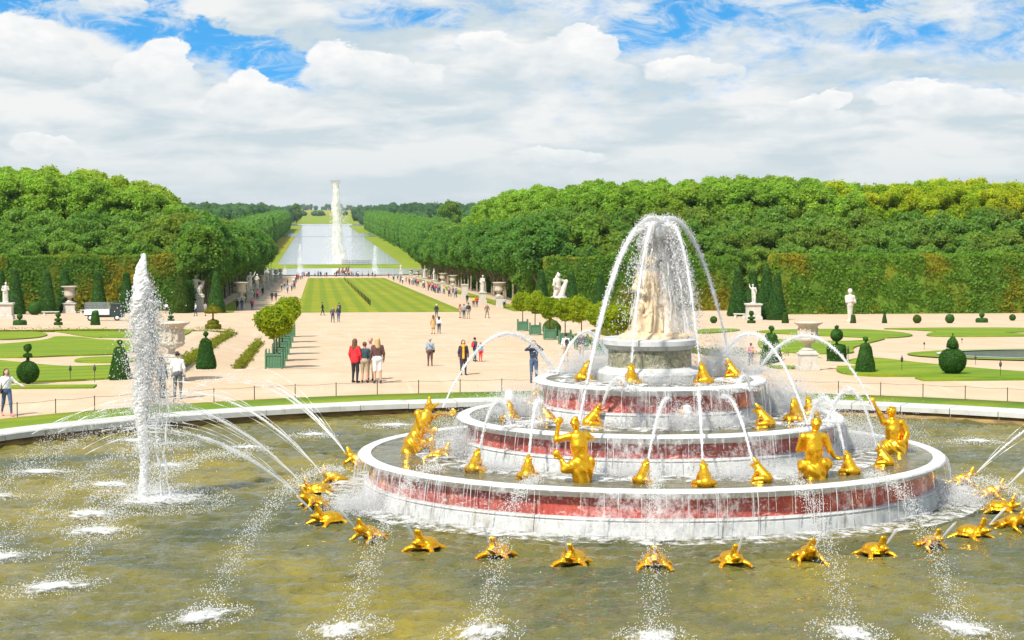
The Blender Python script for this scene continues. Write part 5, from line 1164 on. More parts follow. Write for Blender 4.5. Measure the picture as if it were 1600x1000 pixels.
for k, (kd, px, yb, yt, lb, m_) in enumerate((('slab_ball', 31, 508, 490, 'small ball on a slab in front of the leftmost statue', None), ('tiers', 91, 508, 487, 'small tiered topiary in front of the left stone bench', None), ('stub', 149, 508, 485, 'blunt clipped cone in front of the utility truck', None),
        ('tiers', 267, 502, 485, 'small tiered topiary half hidden by the tall jet', None), ('umbrella', 333, 514, 473, 'golden umbrella-shaped topiary on stacked discs', M_leaf_gold), ('cone_ball', 322, 576, 517, 'clipped cone topped with a ball, right corner of the left garden', None), ('cone_ball', 188, 594, 530, 'clipped cone with ball just left of the tall jet', None),
        ('ball_discs', 44, 600, 537, 'big clipped ball with disc and small ball near the walking woman', None), ('ball', 176, 492, 476, 'round bush against the left hedge behind the truck', M_leaf_gold), ('ball', 54, 492, 472, 'round yew bush right of the leftmost statue', None), ('tiers', 134, 488, 462, 'golden tiered bush against the left hedge', M_leaf_gold),
        ('tiers', 1174, 505, 485, 'small tiered topiary before the right seated statue', None), ('stub', 1227, 505, 488, 'blunt small clipped cone, first of the right border', M_leaf_box), ('stub', 1333, 505, 491, 'blunt small cone in front of the slender term statue', M_leaf_box), ('cone', 1382, 505, 486, 'slim small cone in the right border', None), ('ball', 1433, 505, 492, 'low clipped ball in the right border', M_leaf_box),
        ('ball', 1484, 505, 491, 'darker low clipped ball further right in the right border', None), ('slab_ball', 1534, 504, 488, 'ball on a flat slab at the right end of the border', None), ('ball', 1582, 501, 491, 'tiny ball bush at the right picture edge', None), ('cone_ball', 1205, 572, 508, 'clipped cone with ball behind the pink-coated visitor', None), ('drum_ball', 1307, 568, 508, 'clipped drum carrying a ball right of the right garden urn', None),
        ('cone_ball', 1352, 584, 525, 'clipped cone with ball at the front of the right garden', None), ('ball_cone', 1488, 587, 520, 'big clipped ball with a small cone on top, right garden', None), ('ball', 1115, 505, 494, 'low clipped ball seen right of the fountain statue', None), ('ball', 862, 528, 500, 'dark round bush behind the right potted trees', M_leaf_box))): topiary(kd, px, yb, yt, lb, m_)
for k, (px, yb, yt) in enumerate(((1153, 494, 418), (1176, 492, 421), (1198, 499, 415), (1214, 500, 427))): topiary('cone', px, yb, yt, f'tall yew cone, {ORD[k]} of the right-hand cluster by the seated statue')
for px, yb, yt, lb in ((846, 490, 421, 'tall yew cone above the right potted trees'), (893, 490, 424, 'yew cone right of the gesturing statue'), (938, 490, 424, 'yew cone left of the central fountain plume')): topiary('cone', px, yb, yt, lb)
# --- potted orange trees in green boxes
def citrus_crown(seed):
    lb = lobes_in(16, (0, 0, 0), (.72, .72, .62), .46, seed, .85)+[((0, 0, 0), (.75, .75, .7))]; return crown_mesh('crown', lb, 5200, .085, M_leaf_orange, seed, .80, .95, .82)
CC = [citrus_crown(s_) for s_ in (71, 72, 73)]
ME_ctrunk = MB().tube([(0, 0, .7), (.01, 0, 1.4), (0, .02, 2.3)], [.055, .045, .035], 7).mesh('trunk', M_bark, True)
slat = MB().box((0, 0, 0), (.150, .03, .78)).mesh('board', M_planter, False, .006); post = MB().box((0, 0, .5), (.09, .09, 1.0)).mesh('corner_post', M_planter, False, .008); fin = MB().lathe([(.01, 0), (.03, .02), (.05, .07), (.03, .12), (.005, .14)], 8).mesh('finial', M_planter, True)
rail = MB().box((0, 0, 0), (.86, .04, .07)).mesh('rail', M_planter)
def planter(p, label):
    t = thing('planter_box', label, 'planter', p, random.uniform(-.04, .04), 'green planter boxes')
    for s_ in range(4):
        a = s_*math.pi/2; ca, sa = math.cos(a), math.sin(a); rot = lambda x, y: (x*ca-y*sa, x*sa+y*ca)
        for k in range(5): q = rot(-.32+.16*k, -.44); link('board', slat, t, (q[0], q[1], .50), a)
        q = rot(-.46, -.46); c = link('corner_post', post, t, (q[0], q[1], .02), a); link('finial', fin, c, (0, 0, 1.0))
        for z in (.14, .84): q = rot(0, -.475); link('rail', rail, t, (q[0], q[1], z), a)
    MB().box((0, 0, .80), (.84, .84, .04)).build('soil', M_soil, t)
def citrus(p, label, h, k):
    t = thing('potted_tree', label, 'tree', p, k*1.7, 'clipped trees in green boxes'); link('trunk', ME_ctrunk, t); link('crown', CC[k % 3], t, (0, 0, h-1.12), k*1.3, (1.0+.08*math.sin(k*3), 1.0+.08*math.cos(k*2), 1.0))
for i, d in enumerate((116, 124, 133, 143, 154, 166, 179)):
    y = d-52.5; p = Vector((-11.0, y, ground_z(-11, y))); planter(p, f'green wooden planter box, {ORD[i]} from the front in the left row'); citrus(p, f'round bright green tree in a box, {ORD[i]} from the front in the left row', 3.85+.12*math.sin(i*2), i)
for i, d in enumerate((191, 180, 168.5, 158, 148, 138.5, 130)):
    y = d-52.5; p = Vector((10.9, y, ground_z(10.9, y))); planter(p, f'green wooden planter box, {ORD[i]} from the far end in the right row'); citrus(p, f'round bright green tree in a box, {ORD[i]} from the far end in the right row', 3.95+.12*math.sin(i*2), i+1)
# ================================================================== statues, vases, benches
def ped_mesh(w_=1.0, h=1.0):
    return MB().box((0, 0, .09*h), (w_*1.12, w_*1.12, .18*h)).box((0, 0, .22*h), (w_*1.04, w_*1.04, .08*h)).box((0, 0, .55*h), (w_*.92, w_*.92, .6*h)).box((0, 0, .88*h), (w_*1.0, w_*1.0, .07*h)).box((0, 0, .955*h), (w_*1.12, w_*1.12, .09*h)).mesh('pedestal', M_marble, False, .01)
ME_ped = ped_mesh(); ME_tped = ped_mesh(.62, 1.0)
def st_fold(seed): return lambda P, tg: np.where(tg == 1, .014*np.sin(np.arctan2(P[:, 1], P[:, 0])*11+P[:, 2]*6+2.4*vnoise(P, 4, seed)), 0)+.004*vnoise(P, 16, seed)
def head_p(c, r=1.0): c = np.array(c); return [ell(c, (.085*r, .10*r, .12*r)), ell(c+np.array((0, .03, .04)), (.095*r, .10*r, .10*r)), ell(c+np.array((0, -.10*r, -.01)), (.02, .025, .03))]
stA = [cone((-.06, 0, .05), (-.08, 0, .95), .17, .16, 1), cone((.10, -.06, .05), (.06, 0, .95), .15, .16, 1), cone((0, 0, .9), (.02, 0, 1.3), .18, .19, 1), cone((-.18, 0, 1.42), (.2, 0, 1.40), .085, .085), cone((.02, 0, 1.42), (.04, 0, 1.56), .07, .06)]+head_p((.05, -.02, 1.68))+[
       cone((-.2, 0, 1.42), (-.30, -.02, 1.12), .075, .06), cone((-.30, -.02, 1.12), (-.12, -.2, 1.02), .058, .045), cone((.21, 0, 1.40), (.28, -.1, 1.14), .075, .06), cone((.28, -.1, 1.14), (.10, -.22, 1.20), .055, .042), ell((0, 0, .03), (.34, .30, .07))]
stB = [cone((-.08, 0, .06), (-.09, 0, .55), .075, .10), cone((-.09, 0, .55), (-.08, 0, 1.0), .10, .13), cone((.14, -.1, .06), (.10, -.06, .55), .07, .10), cone((.10, -.06, .55), (.07, 0, 1.0), .10, .13), cone((0, 0, .95), (.03, 0, 1.35), .15, .19), cone((-.2, 0, 1.44), (.22, 0, 1.40), .085, .085), cone((.02, 0, 1.44), (.05, 0, 1.58), .07, .06)]+head_p((.06, -.02, 1.70))+[
       cone((.22, 0, 1.40), (.42, -.08, 1.52), .07, .06), cone((.42, -.08, 1.52), (.52, -.12, 1.80), .055, .04), cone((-.22, 0, 1.44), (-.32, .02, 1.14), .075, .06), cone((-.32, .02, 1.14), (-.26, -.12, .92), .055, .042), cone((-.2, .1, .05), (-.22, .08, .9), .12, .09, 1), cone((-.2, .08, .9), (.16, -.1, 1.0), .09, .07, 1), ell((0, 0, .03), (.36, .30, .07))]
stG = [cone((-.35, 0, .05), (-.15, 0, .5), .10, .14), cone((.35, -.1, .05), (.10, 0, .55), .10, .14), cone((-.05, 0, .5), (-.12, 0, 1.0), .19, .21), cone((-.3, 0, 1.1), (.1, 0, 1.12), .09, .09)]+head_p((-.05, -.05, 1.36), 1.1)+[cone((.1, 0, 1.1), (.45, -.1, .98), .08, .065), cone((.45, -.1, .98), (.40, -.15, .6), .06, .045), cone((-.3, 0, 1.1), (-.45, -.1, .8), .085, .065), cone((-.45, -.1, .8), (-.2, -.2, .62), .06, .045),
       cone((.1, -.15, .2), (.25, -.15, .62), .18, .15), cone((.25, -.15, .62), (.4, -.1, .85), .14, .12)]+head_p((.46, -.15, .98), .95)+[cone((.0, .1, .05), (-.1, .1, .6), .2, .16, 1), cone((-.2, .1, .9), (.05, .15, 1.5), .12, .06, 1), ell((0, 0, .04), (.55, .40, .10))]
stH = [cone((0, 0, 0), (0, 0, 1.15), .13, .20), cone((0, 0, 1.1), (0, 0, 1.5), .22, .24, 1), cone((-.22, 0, 1.6), (.22, 0, 1.6), .11, .11, 1), cone((0, 0, 1.6), (0, 0, 1.78), .1, .08)]+head_p((0, -.02, 1.92), 1.25)+[ell((0, .03, 1.97), (.15, .14, .17), 1), cone((-.26, 0, 1.55), (-.26, -.1, 1.25), .09, .07, 1), cone((-.26, -.1, 1.25), (.05, -.24, 1.3), .065, .05, 1), cone((.26, 0, 1.55), (.30, -.1, 1.25), .09, .07, 1), cone((.30, -.1, 1.25), (.02, -.24, 1.36), .065, .05, 1), ell((0, 0, .02), (.24, .24, .08))]
ST = {k: (sdf_mesh('carved_figure', p, .034, [M_marble], .05, st_fold(i)), h) for i, (k, p, h) in enumerate((('draped', stA, 1.80), ('reaching', stB, 1.82), ('wrestling', stG, 1.52), ('term', stH, 2.12)))}
VP = [(.30, 0), (.30, .06), (.16, .12), (.11, .22), (.15, .28), (.30, .36), (.36, .44), (.34, .52), (.31, .80), (.36, .92), (.50, .98), (.52, 1.03), (.47, 1.03), (.40, .98), (.05, .92)]
ME_vase = MB().lathe(VP, 20).mesh('vase', M_lime, True)
def pedestal(p, w_, h, label, me=None): return thing('stone_pedestal', label, 'pedestal', p, 0, 'stone pedestals', (w_, w_, h), me or ME_ped)
def statue_at(kind, p, h, rz, label): me, ph = ST[kind]; t = thing('stone_statue', label, 'statue', p, rz, 'stone statues', h/ph); link('carved_figure', me, t)
def vase_at(p, h, label):
    t = thing('stone_vase', label, 'vase', p, 0, 'stone vases', h/1.03); link('bowl', ME_vase, t)
    for s_ in (-1, 1): MB().tube([(s_*.32, 0, .50), (s_*.44, 0, .55), (s_*.42, 0, .68), (s_*.33, 0, .70)], .035, 5).build('handle', M_lime, t)
def on_ped(kind, px, yb, ymid, yt, w_, rz, lb):
    p = on_ground(px, yb); s_ = 1/px_m(p); pedestal(p, w_*s_, (yb-ymid)*s_, 'pale stone pedestal under the '+lb); q = p+Vector((0, 0, (yb-ymid)*s_))
    if kind == 'vase': vase_at(q, (ymid-yt)*s_, lb)
    elif kind: statue_at(kind, q, (ymid-yt)*s_, rz, lb)
on_ped('draped', 9, 499, 473, 441, 23, .3, 'draped white statue at the left picture edge'); on_ped('vase', 109, 489, 473, 447, 19, 0, 'white stone urn before the left hedge')
on_ped('wrestling', 308, 487, 462, 429, 21, 0, 'white statue of wrestling figures left of the avenue'); on_ped('wrestling', 873, 492, 466, 426, 20, .5, 'gesturing white statue above the right potted trees')
on_ped('reaching', 1177, 500, 474, 444, 22, 2.4, 'white statue leaning on the right beside yew cones'); 
p = on_ground(1328, 502); statue_at('term', p, 51/px_m(p), 0.0, 'slender white hooded statue against the right hedge')
AV = {-1: [(376, 'vase', 441), (390, 'reaching', 425), (401, 'draped', 428), (410, 'vase', 430), (417, 'draped', 421), (423, 'reaching', 418), (431, 'vase', 421), (438, 'vase', 420), (445, 'draped', 414)],
      1: [(780, 'vase', 441), (754, 'draped', 430), (726, None, 444), (708, 'vase', 430), (692, 'vase', 427), (678, 'draped', 420), (663, 'reaching', 419), (652, 'vase', 422), (642, 'vase', 421), (626, 'draped', 413)]}
for sd_, nm in ((-1, 'left'), (1, 'right')):
    for k, (px, kd, yt) in enumerate(AV[sd_]):
        X = 17.6 if sd_ > 0 else -19.3; lo, hi = 150.0, 660.0
        for _ in range(40):
            m_ = (lo+hi)/2
            if (px_of(X, m_)[0] > px) == (sd_ > 0): lo = m_
            else: hi = m_
        p = Vector((X, lo, ground_z(X, lo))); H = at_y(px, yt, lo).z-p.z; hp = min(1.7, H*.5) if kd else H; w_ = 1.15 if kd != 'vase' else 1.0
        lb = f'{"stone vase" if kd == "vase" else "marble statue"} on a pedestal, {ORD[k]} along the {nm} side of the avenue'
        pedestal(p, w_, hp, f'pale stone pedestal, {ORD[k]} along the {nm} side of the avenue')
        if kd == 'vase': vase_at(p+Vector((0, 0, hp)), H-hp, lb)
        elif kd: statue_at(kd, p+Vector((0, 0, hp)), H-hp, random.uniform(-.8, .8)-sd_*.6, lb)
# the two large carved urns in the garden
BV = [(.34, 0), (.36, .05), (.30, .10), (.16, .16), (.13, .30), (.20, .36), (.42, .44), (.52, .54), (.50, .62), (.46, .70), (.46, 1.15), (.50, 1.22), (.70, 1.34), (.73, 1.37), (.71, 1.40), (.62, 1.38), (.52, 1.30)]
for px, yb, yt, lb in ((269, 596, 503, 'large pale carved garden urn standing behind the tall jet'), (1262, 578, 503, 'large pale carved garden urn right of the fountain')):
    p = on_ground(px, yb); H = (yb-yt)/px_m(p); t = thing('garden_urn', lb, 'urn', p, 0, 'large carved urns', H/2.35)
    MB().box((0, 0, .10), (1.0, 1.0, .2)).box((0, 0, .48), (.82, .82, .56)).box((0, 0, .80), (.92, .92, .08)).box((0, 0, .90), (.78, .78, .12), 0, .86).build('plinth', M_marble, t, bevel=.01)
    b = MB().lathe(BV, 32).build('bowl', M_statue if px < 0 else M_lime, t, (0, 0, .955), smooth=True); MB().lathe([(.55, 1.325), (.02, 1.33)], 32).build('water_film', M_pond, b)
    rl = []
    for k in range(12):
        a = 2*math.pi*k/12; c, s_ = math.cos(a), math.sin(a); rl += [cone((.45*c, .45*s_, .72), (.46*c, .46*s_, .98), .075, .05), ell((.47*c, .47*s_, 1.06), (.055, .055, .065)), cone((.46*c, .46*s_, .9), (.48*math.cos(a+.22), .48*math.sin(a+.22), .84), .03, .025)]
    link('relief', sdf_mesh('relief', rl, .026, [M_lime], .03), b)
def bench(px, yb, wpx, lb, rz=0.0):
    p = on_ground(px, yb); L = wpx/px_m(p); t = thing('stone_bench', lb, 'bench', p, rz, 'stone benches'); MB().box((0, 0, .47), (L, .55, .12)).build('seat', M_marble, t, bevel=.015)
    for s_ in (-1, 1): MB().box((s_*L*.36, 0, .205), (.28, .42, .41), 0, .85).build('leg', M_marble, t)
bench(79, 493, 27, 'white stone bench under the left hedge by the urn'); bench(132, 490, 14, 'short white stone bench just left of the truck'); bench(1156, 497, 19, 'white stone bench left of the right leaning statue', -.5)
# ------------------------------------------------------------------ wire fence round the pool
fe = thing('wire_fence', 'low wire fence on thin posts round the pool lawn', 'fence', (0, 0, 0)); post_me = MB().tube([(0, 0, 0), (0, 0, .5)], .017, 6).mesh('post', M_iron); n = 84; tops = []
for i in range(n+1):
    a = D(14)+(D(166)-D(14))*i/n*1.0
    if i % 2 == 0: x, y = ellp(a, 3.65); link('post', post_me, fe, (x, y, .4))
    x, y = ellp(a, 3.65); tops.append((x, y, .86-(.03 if i % 2 else 0)))
MB().tube(tops, .007, 5).build('wire', M_rope, fe)
# ------------------------------------------------------------------ small garden lanterns, bollards
for k, (px, yb, yt, lb) in enumerate(((110, 596, 570, 'small dark garden lantern on a stake, left garden front'), (148, 598, 569, 'thin garden lantern stake left of the ball-topped cone'), (1409, 583, 555, 'small dark garden lantern, right garden lawn edge'), (1444, 546, 534, 'small far lantern on the right gravel scroll'), (1524, 570, 555, 'small lantern at the edge of the right pond'),
                                      (1563, 590, 563, 'garden lantern right of the ball-and-cone topiary'), (1325, 571, 540, 'garden lantern beside the drum topiary'), (1503, 537, 528, 'tiny lantern behind the right pond'))):
    p = on_ground(px, yb); h = (yb-yt)/px_m(p); t = thing('garden_lantern', lb, 'lantern', p, 0, 'small garden lanterns'); MB().tube([(0, 0, 0), (0, 0, h*.75)], .012, 6).build('stake', M_iron, t); MB().lathe([(.02, h*.62), (.055, h*.68), (.06, h*.84), (.03, h*.90), (.01, h)], 8).build('lamp_head', M_iron, t)
bo = MB().lathe([(.09, 0), (.09, .75), (.11, .8), (.07, .9), (.01, .93)], 8).mesh('bollard', M_iron, True)
for k in range(19):
    f = k/18; d = 1/(1/560*(1-f)+1/305*f); y = d-52; x = at_y(538+(578-538)*f, 450, y).x; thing('bollard', 'short dark post in the slanting line across the avenue lawn', 'bollard', (x, y, ground_z(x, y)+.06), 0, 'line of dark posts across the lawn', None, bo)
# ------------------------------------------------------------------ utility truck
M_white = simple('white_paint', (.72, .74, .74), .4, var=.06); M_tgreen = simple('dark_green_paint', (.018, .045, .045), .3, var=.1); M_glass = simple('dark_glass', (.03, .04, .045), .08, bmp=0); M_tyre = simple('tyre', (.02, .02, .02), .8); M_mesh = simple('wire_mesh', (.30, .32, .32), .5)
p = on_ground(163, 501); tk = thing('utility_truck', 'small utility truck with white caged bed and dark cab behind the tall jet', 'truck', p, 0.04, None, 62/px_m(p)/4.1)
MB().box((-.65, 0, .60), (2.6, 1.55, .12)).box((.2, 0, .45), (3.7, .8, .16)).build('chassis', M_iron, tk); MB().box((-.70, -.77, .90), (2.55, .05, .50)).box((-.70, .77, .90), (2.55, .05, .50)).box((-1.96, 0, .90), (.05, 1.5, .50)).box((.56, 0, .95), (.05, 1.5, .60)).box((-.7, 0, .68), (2.5, 1.5, .05)).build('bed', M_white, tk, bevel=.01)
mb = MB()
for s_ in (-1, 1):
    for k in range(14): mb.tube([(-1.94+k*.19, s_*.77, 1.15), (-1.94+k*.19, s_*.77, 1.85)], .014, 4)
    for z in (1.3, 1.5, 1.7, 1.86): mb.tube([(-1.96, s_*.77, z), (.56, s_*.77, z)], .016, 4)
mb.build('cage', M_mesh, tk)
cab = MB().add([(x, y, z) for y in (-.75, .75) for x, z in ((.64, .42), (2.0, .42), (2.08, .95), (1.62, 1.78), (.70, 1.82))], [(0, 1, 2, 3, 4), (9, 8, 7, 6, 5)]+[(i, 5+i, 5+(i+1) % 5, (i+1) % 5) for i in range(5)]).build('cab', M_tgreen, tk, bevel=.04)
for s_ in (-1, 1): MB().add([(x, s_*.765, z) for x, z in ((.80, 1.02), (1.80, 1.02), (1.55, 1.66), (.80, 1.68))], [(0, 1, 2, 3)]).build('window', M_glass, cab)
MB().add([(2.075, -.62, 1.0), (2.075, .62, 1.0), (1.68, .62, 1.70), (1.68, -.62, 1.70)], [(0, 1, 2, 3)]).build('windscreen', M_glass, cab)
for s_ in (-1, 1): MB().lathe([(.02, 0), (.09, .01), (.09, .04), (.02, .05)], 10).build('headlight', M_white, cab, (2.06, s_*.5, .68))
wh = MB().lathe([(.10, -.09), (.29, -.10), (.32, -.06), (.32, .06), (.29, .10), (.10, .09)], 16).mesh('wheel', M_tyre, True); rm = MB().lathe([(.02, -.105), (.18, -.10), (.18, .10), (.02, .105)], 12).mesh('rim', M_white, True)
for x in (-1.35, 1.35):
    for s_ in (-1, 1): q = link('wheel', wh, tk, (x, s_*.68, .32), (math.pi/2, 0, 0)); link('rim', rm, q)
# ================================================================== people
def cloth(rgb): return simple('cloth_%02x%02x%02x' % tuple(int(max(0, min(1, c))*255) for c in rgb), rgb, .85, var=.14, scale=9, bmp=.1)
SKIN = simple('skin', (.52, .30, .21), .6, var=.06)
def person_prims(pose='stand', long_hair=False, coat=False, shorts=False, girth=1.0, hat=False, clen=.62, seed=0):
    g = random.Random(seed); st = {'stand': (.03, -.03), 'walk': (.22, -.20), 'photo': (.02, .0), 'child': (.02, -.02), 'reach': (.20, -.24)}[pose]; p = []; low = 0 if shorts else 2
    for s_, sy in ((-1, st[0]), (1, st[1])):
        kx, ky = s_*.10, sy*.55+.03; ax, ay = s_*.11, sy; lift = .05 if sy < -.1 else 0
        p += [cone((s_*.09, 0, .90), (kx, ky, .49), .092*girth, .068, 2), cone((kx, ky, .49), (ax, ay-.02, .11+lift), .062, .042, low), cone((ax, ay-.05, .05+lift), (ax+s_*.02, ay+.15, .035), .045, .038, 3)]
    p += [ell((0, -.01, .93), (.165*girth, .125*girth, .13), 2), cone((-.045, 0, 1.02), (-.06, 0, 1.30), .105*girth, .125, 1), cone((.045, 0, 1.02), (.06, 0, 1.30), .105*girth, .125, 1), cone((-.155, -.01, 1.385), (.155, -.01, 1.385), .072, .072, 1), cone((0, -.01, 1.42), (0, .01, 1.52), .058, .052, 0),
          ell((0, .015, 1.615), (.078, .095, .118), 0), ell((0, .115, 1.60), (.016, .022, .026), 0), ell((0, .095, 1.555), (.03, .02, .012), 0), ell((-.08, .0, 1.61), (.014, .025, .032), 0), ell((.08, .0, 1.61), (.014, .025, .032), 0), ell((0, -.022, 1.655), (.092, .102, .095), 4)]
    if long_hair: p += [cone((0, -.07, 1.63), (0, -.085, 1.38), .082, .075, 4), cone((-.07, -.02, 1.62), (-.08, -.04, 1.42), .04, .04, 4), cone((.07, -.02, 1.62), (.08, -.04, 1.42), .04, .04, 4)]
    if hat: p += [ell((0, 0, 1.70), (.13, .14, .03), 4), ell((0, -.01, 1.73), (.085, .095, .06), 4)]
    if coat: p += [cone((-.05, -.01, 1.05), (-.05, -.01, clen), .125*girth, .13*girth, 1), cone((.05, -.01, 1.05), (.05, -.01, clen), .125*girth, .13*girth, 1)]
    arms = {'stand': [((.24, -.02, 1.13), (.24, .06, .90)), ((-.24, -.02, 1.13), (-.23, .07, .90))], 'walk': [((.24, -.12, 1.14), (.25, -.10, .90)), ((-.24, .08, 1.14), (-.24, .20, .94))], 'photo': [((.34, .12, 1.36), (.12, .24, 1.58)), ((-.34, .12, 1.36), (-.12, .24, 1.58))],
            'child': [((.22, .0, 1.14), (.22, .05, .92)), ((-.22, 0, 1.14), (-.22, .05, .92))], 'reach': [((.26, .0, 1.14), (.30, .1, .92)), ((-.34, .02, 1.22), (-.60, .06, 1.06))]}[pose]
    for k, (e, w_) in enumerate(arms):
        s_ = 1 if k == 0 else -1; e = np.array(e); w_ = np.array(w_); dd = (w_-e)/np.linalg.norm(w_-e); q = w_+dd*.05
        p += [cone((s_*.17, -.01, 1.385), e, .066, .05, 1), cone(e, w_, .05, .037, 1), ell(q, (.034, .034, .05), 0), cone(q+dd*.03, q+dd*.085+np.array((0, .015, 0)), .026, .018, 0), cone(q, q+dd*.03+np.array((-s_*.035, .025, 0)), .018, .014, 0)]
    return p
PM = {}
def person_mesh(pose, top, bot, shoe, hair, res=.027, **kw):
    key = (pose, top, bot, shoe, hair, res, tuple(sorted(kw.items())))
    if key not in PM: PM[key] = sdf_mesh('body', person_prims(pose, **kw), res, [SKIN, cloth(top), cloth(bot), cloth(shoe), cloth(hair)], .03)
    return PM[key]
BLK = (.02, .02, .024); JEAN = (.06, .10, .19); NAVY = (.03, .045, .08); KHAKI = (.38, .30, .20); WHITE = (.78, .78, .78); RED = (.62, .02, .03); BRN = (.11, .05, .045); TAN = (.52, .34, .16); GREYB = (.26, .34, .40); HB = (.14, .07, .03); HD = (.03, .022, .018); HBL = (.50, .34, .16); HG = (.35, .34, .33)
def person(px, yb, hpx, face, label, pose='stand', top=BLK, bot=JEAN, shoe=BLK, hair=HD, group=None, extra=None, **kw):
    p = on_ground(px, yb); h = hpx/px_m(p); t = thing('person', label, 'person', p, D(face-90), group, h/1.735); res = .027 if hpx > 34 else .036
    link('body', person_mesh(pose, top, bot, shoe, hair, res, **kw), t)
    for e in extra or (): bag(t, *e)
    return t
def bag(t, kind, rgb):
    m_ = cloth(rgb)
    if kind == 'backpack': link('backpack', sdf_mesh('backpack', [ell((0, -.20, 1.22), (.14, .09, .20)), ell((0, -.26, 1.12), (.10, .06, .10))], .03, [m_], .04), t)
    elif kind == 'scarf': link('scarf', sdf_mesh('scarf', [cone((-.08, .06, 1.46), (.08, .06, 1.46), .06, .06), cone((.02, .13, 1.44), (.03, .16, .86), .05, .065)], .024, [m_], .04), t)
    else:
        b = link('shoulder_bag', sdf_mesh('shoulder_bag', [ell((.24, .06, .93), (.07, .10, .10)), ell((.24, .06, .98), (.06, .10, .05))], .024, [m_], .03), t); MB().tube([(.24, .06, .98), (.12, .17, 1.2), (-.08, .13, 1.40), (-.15, -.02, 1.465), (-.02, -.16, 1.3), (.2, -.1, 1.05)], .012, 5).build('strap', m_, b)
person(11, 650, 74, -65, 'woman in white sweater and jeans striding at the left edge, arm out', 'reach', WHITE, JEAN, (.6, .2, .2), HD, None, (('bag', BLK),), long_hair=True)
person(278, 623, 74, 90, 'man in a white shirt and dark trousers just right of the tall jet', 'stand', WHITE, (.10, .11, .12), BLK, HD)
person(253, 622, 64, 60, 'person in dark clothes half hidden by the tall jet', 'stand', (.09, .09, .11), BLK, BLK, HD)
person(555, 598, 69, 60, 'woman in a red jacket and black leggings, left of the chatting four', 'stand', RED, BLK, BLK, HB, 'chatting group by the fence', None, long_hair=True, coat=True, clen=.88)
person(570, 598, 64, 80, 'man in a dark teal jacket and khaki shorts beside the red jacket', 'stand', (.025, .06, .075), KHAKI, BLK, HB, 'chatting group by the fence', None, shorts=True, girth=1.15)
person(579, 594, 67, 250, 'bald man in beige trousers facing the chatting group', 'stand', (.45, .30, .26), KHAKI, BLK, (.52, .30, .21), 'chatting group by the fence')
person(590, 599, 72, 95, 'blonde woman in a brown jacket and white shorts', 'stand', BRN, WHITE, BLK, HBL, 'chatting group by the fence', None, long_hair=True, shorts=True, girth=1.1)
person(672, 572, 44, 90, 'man in a grey-blue jacket alone on the gravel, back turned', 'stand', GREYB, BRN, BLK, HG, None, (('bag', BLK),), girth=1.1)
person(724, 586, 55, -80, 'woman in a long dark coat with yellow scarf facing the fountain', 'stand', (.045, .03, .05), NAVY, BLK, HD, None, (('scarf', (.75, .38, .02)),), long_hair=True, coat=True)
person(742, 565, 38, 40, 'man in dark jacket with a red backpack', 'walk', NAVY, NAVY, BLK, HD, None, (('backpack', RED),))
person(751, 565, 30, 60, 'child in a blue top and red trousers beside the red backpack', 'child', (.12, .34, .52), RED, RED, HB)
person(834, 598, 66, -90, 'man in a navy vest and jeans raising a camera to his face', 'photo', NAVY, JEAN, BLK, HD)
person(884, 566, 45, 100, 'man in a white shirt and beige trousers by the right planters', 'stand', WHITE, KHAKI, BLK, HD, None, (('backpack', BLK),))
person(908, 566, 47, 80, 'woman in a dark patterned top and beige trousers behind the spray', 'stand', (.10, .10, .12), KHAKI, BLK, HB)
person(1173, 572, 36, 110, 'person in a magenta jacket behind the right spray', 'stand', (.55, .03, .16), BLK, BLK, HD, None, (('backpack', (.7, .25, .02)),))
person(682, 496, 21, 90, 'person in black with a pale cap, behind the tan coat', 'stand', BLK, NAVY, BLK, (.7, .68, .62)); person(677, 522, 30, 100, 'woman in a long tan coat on the gravel', 'stand', TAN, TAN, BLK, HB, None, None, long_hair=True, coat=True)
person(686, 521, 27, 80, 'woman in a white top and dark jeans beside the tan coat', 'stand', WHITE, NAVY, BLK, HD, None, None, long_hair=True)
person(504, 493, 21, 0, 'lone person in black at the near lawn edge', 'walk', BLK, BLK, BLK, HD); person(520, 504, 25, -80, 'left of the two dark-clad walkers before the lawn', 'walk', (.10, .07, .09), NAVY, BLK, HD, 'two walkers before the lawn'); person(529, 503, 25, -100, 'right of the two dark-clad walkers before the lawn', 'walk', BLK, JEAN, BLK, HD, 'two walkers before the lawn')
person(530, 493, 20, 90, 'person in dark blue just behind the two walkers', 'stand', NAVY, NAVY, BLK, HD)
person(719, 497, 22, 45, 'woman in a reddish top left of the trio by the lawn corner', 'stand', (.45, .18, .15), KHAKI, BLK, HB, None, None, long_hair=True, shorts=True); person(725, 498, 23, 80, 'slim person in grey in the trio by the lawn corner', 'stand', (.25, .27, .30), NAVY, BLK, HD); person(732, 498, 25, 95, 'man in a navy jacket and khaki trousers by the lawn corner', 'stand', NAVY, KHAKI, BLK, HD, None, (('backpack', BLK),))
person(761, 497, 23, -60, 'man in brown walking alone right of the lawn corner', 'walk', (.20, .15, .11), (.22, .18, .13), BLK, HG); person(740, 480, 17, 80, 'person in a bright yellow jacket on the right path', 'stand', (.75, .45, .02), NAVY, BLK, HD); person(745, 480, 17, 90, 'person in a red jacket on the right path', 'stand', RED, NAVY, BLK, HD)
person(730, 474, 15, 90, 'person in black just behind the yellow and red jackets', 'stand', BLK, BLK, BLK, HD); person(776, 481, 18, 100, 'person in grey standing by the nearest right vase', 'stand', (.30, .32, .36), BLK, BLK, HD); person(788, 482, 17, 80, 'person in pale blue beside the nearest right vase', 'stand', (.35, .42, .50), BLK, BLK, HD)
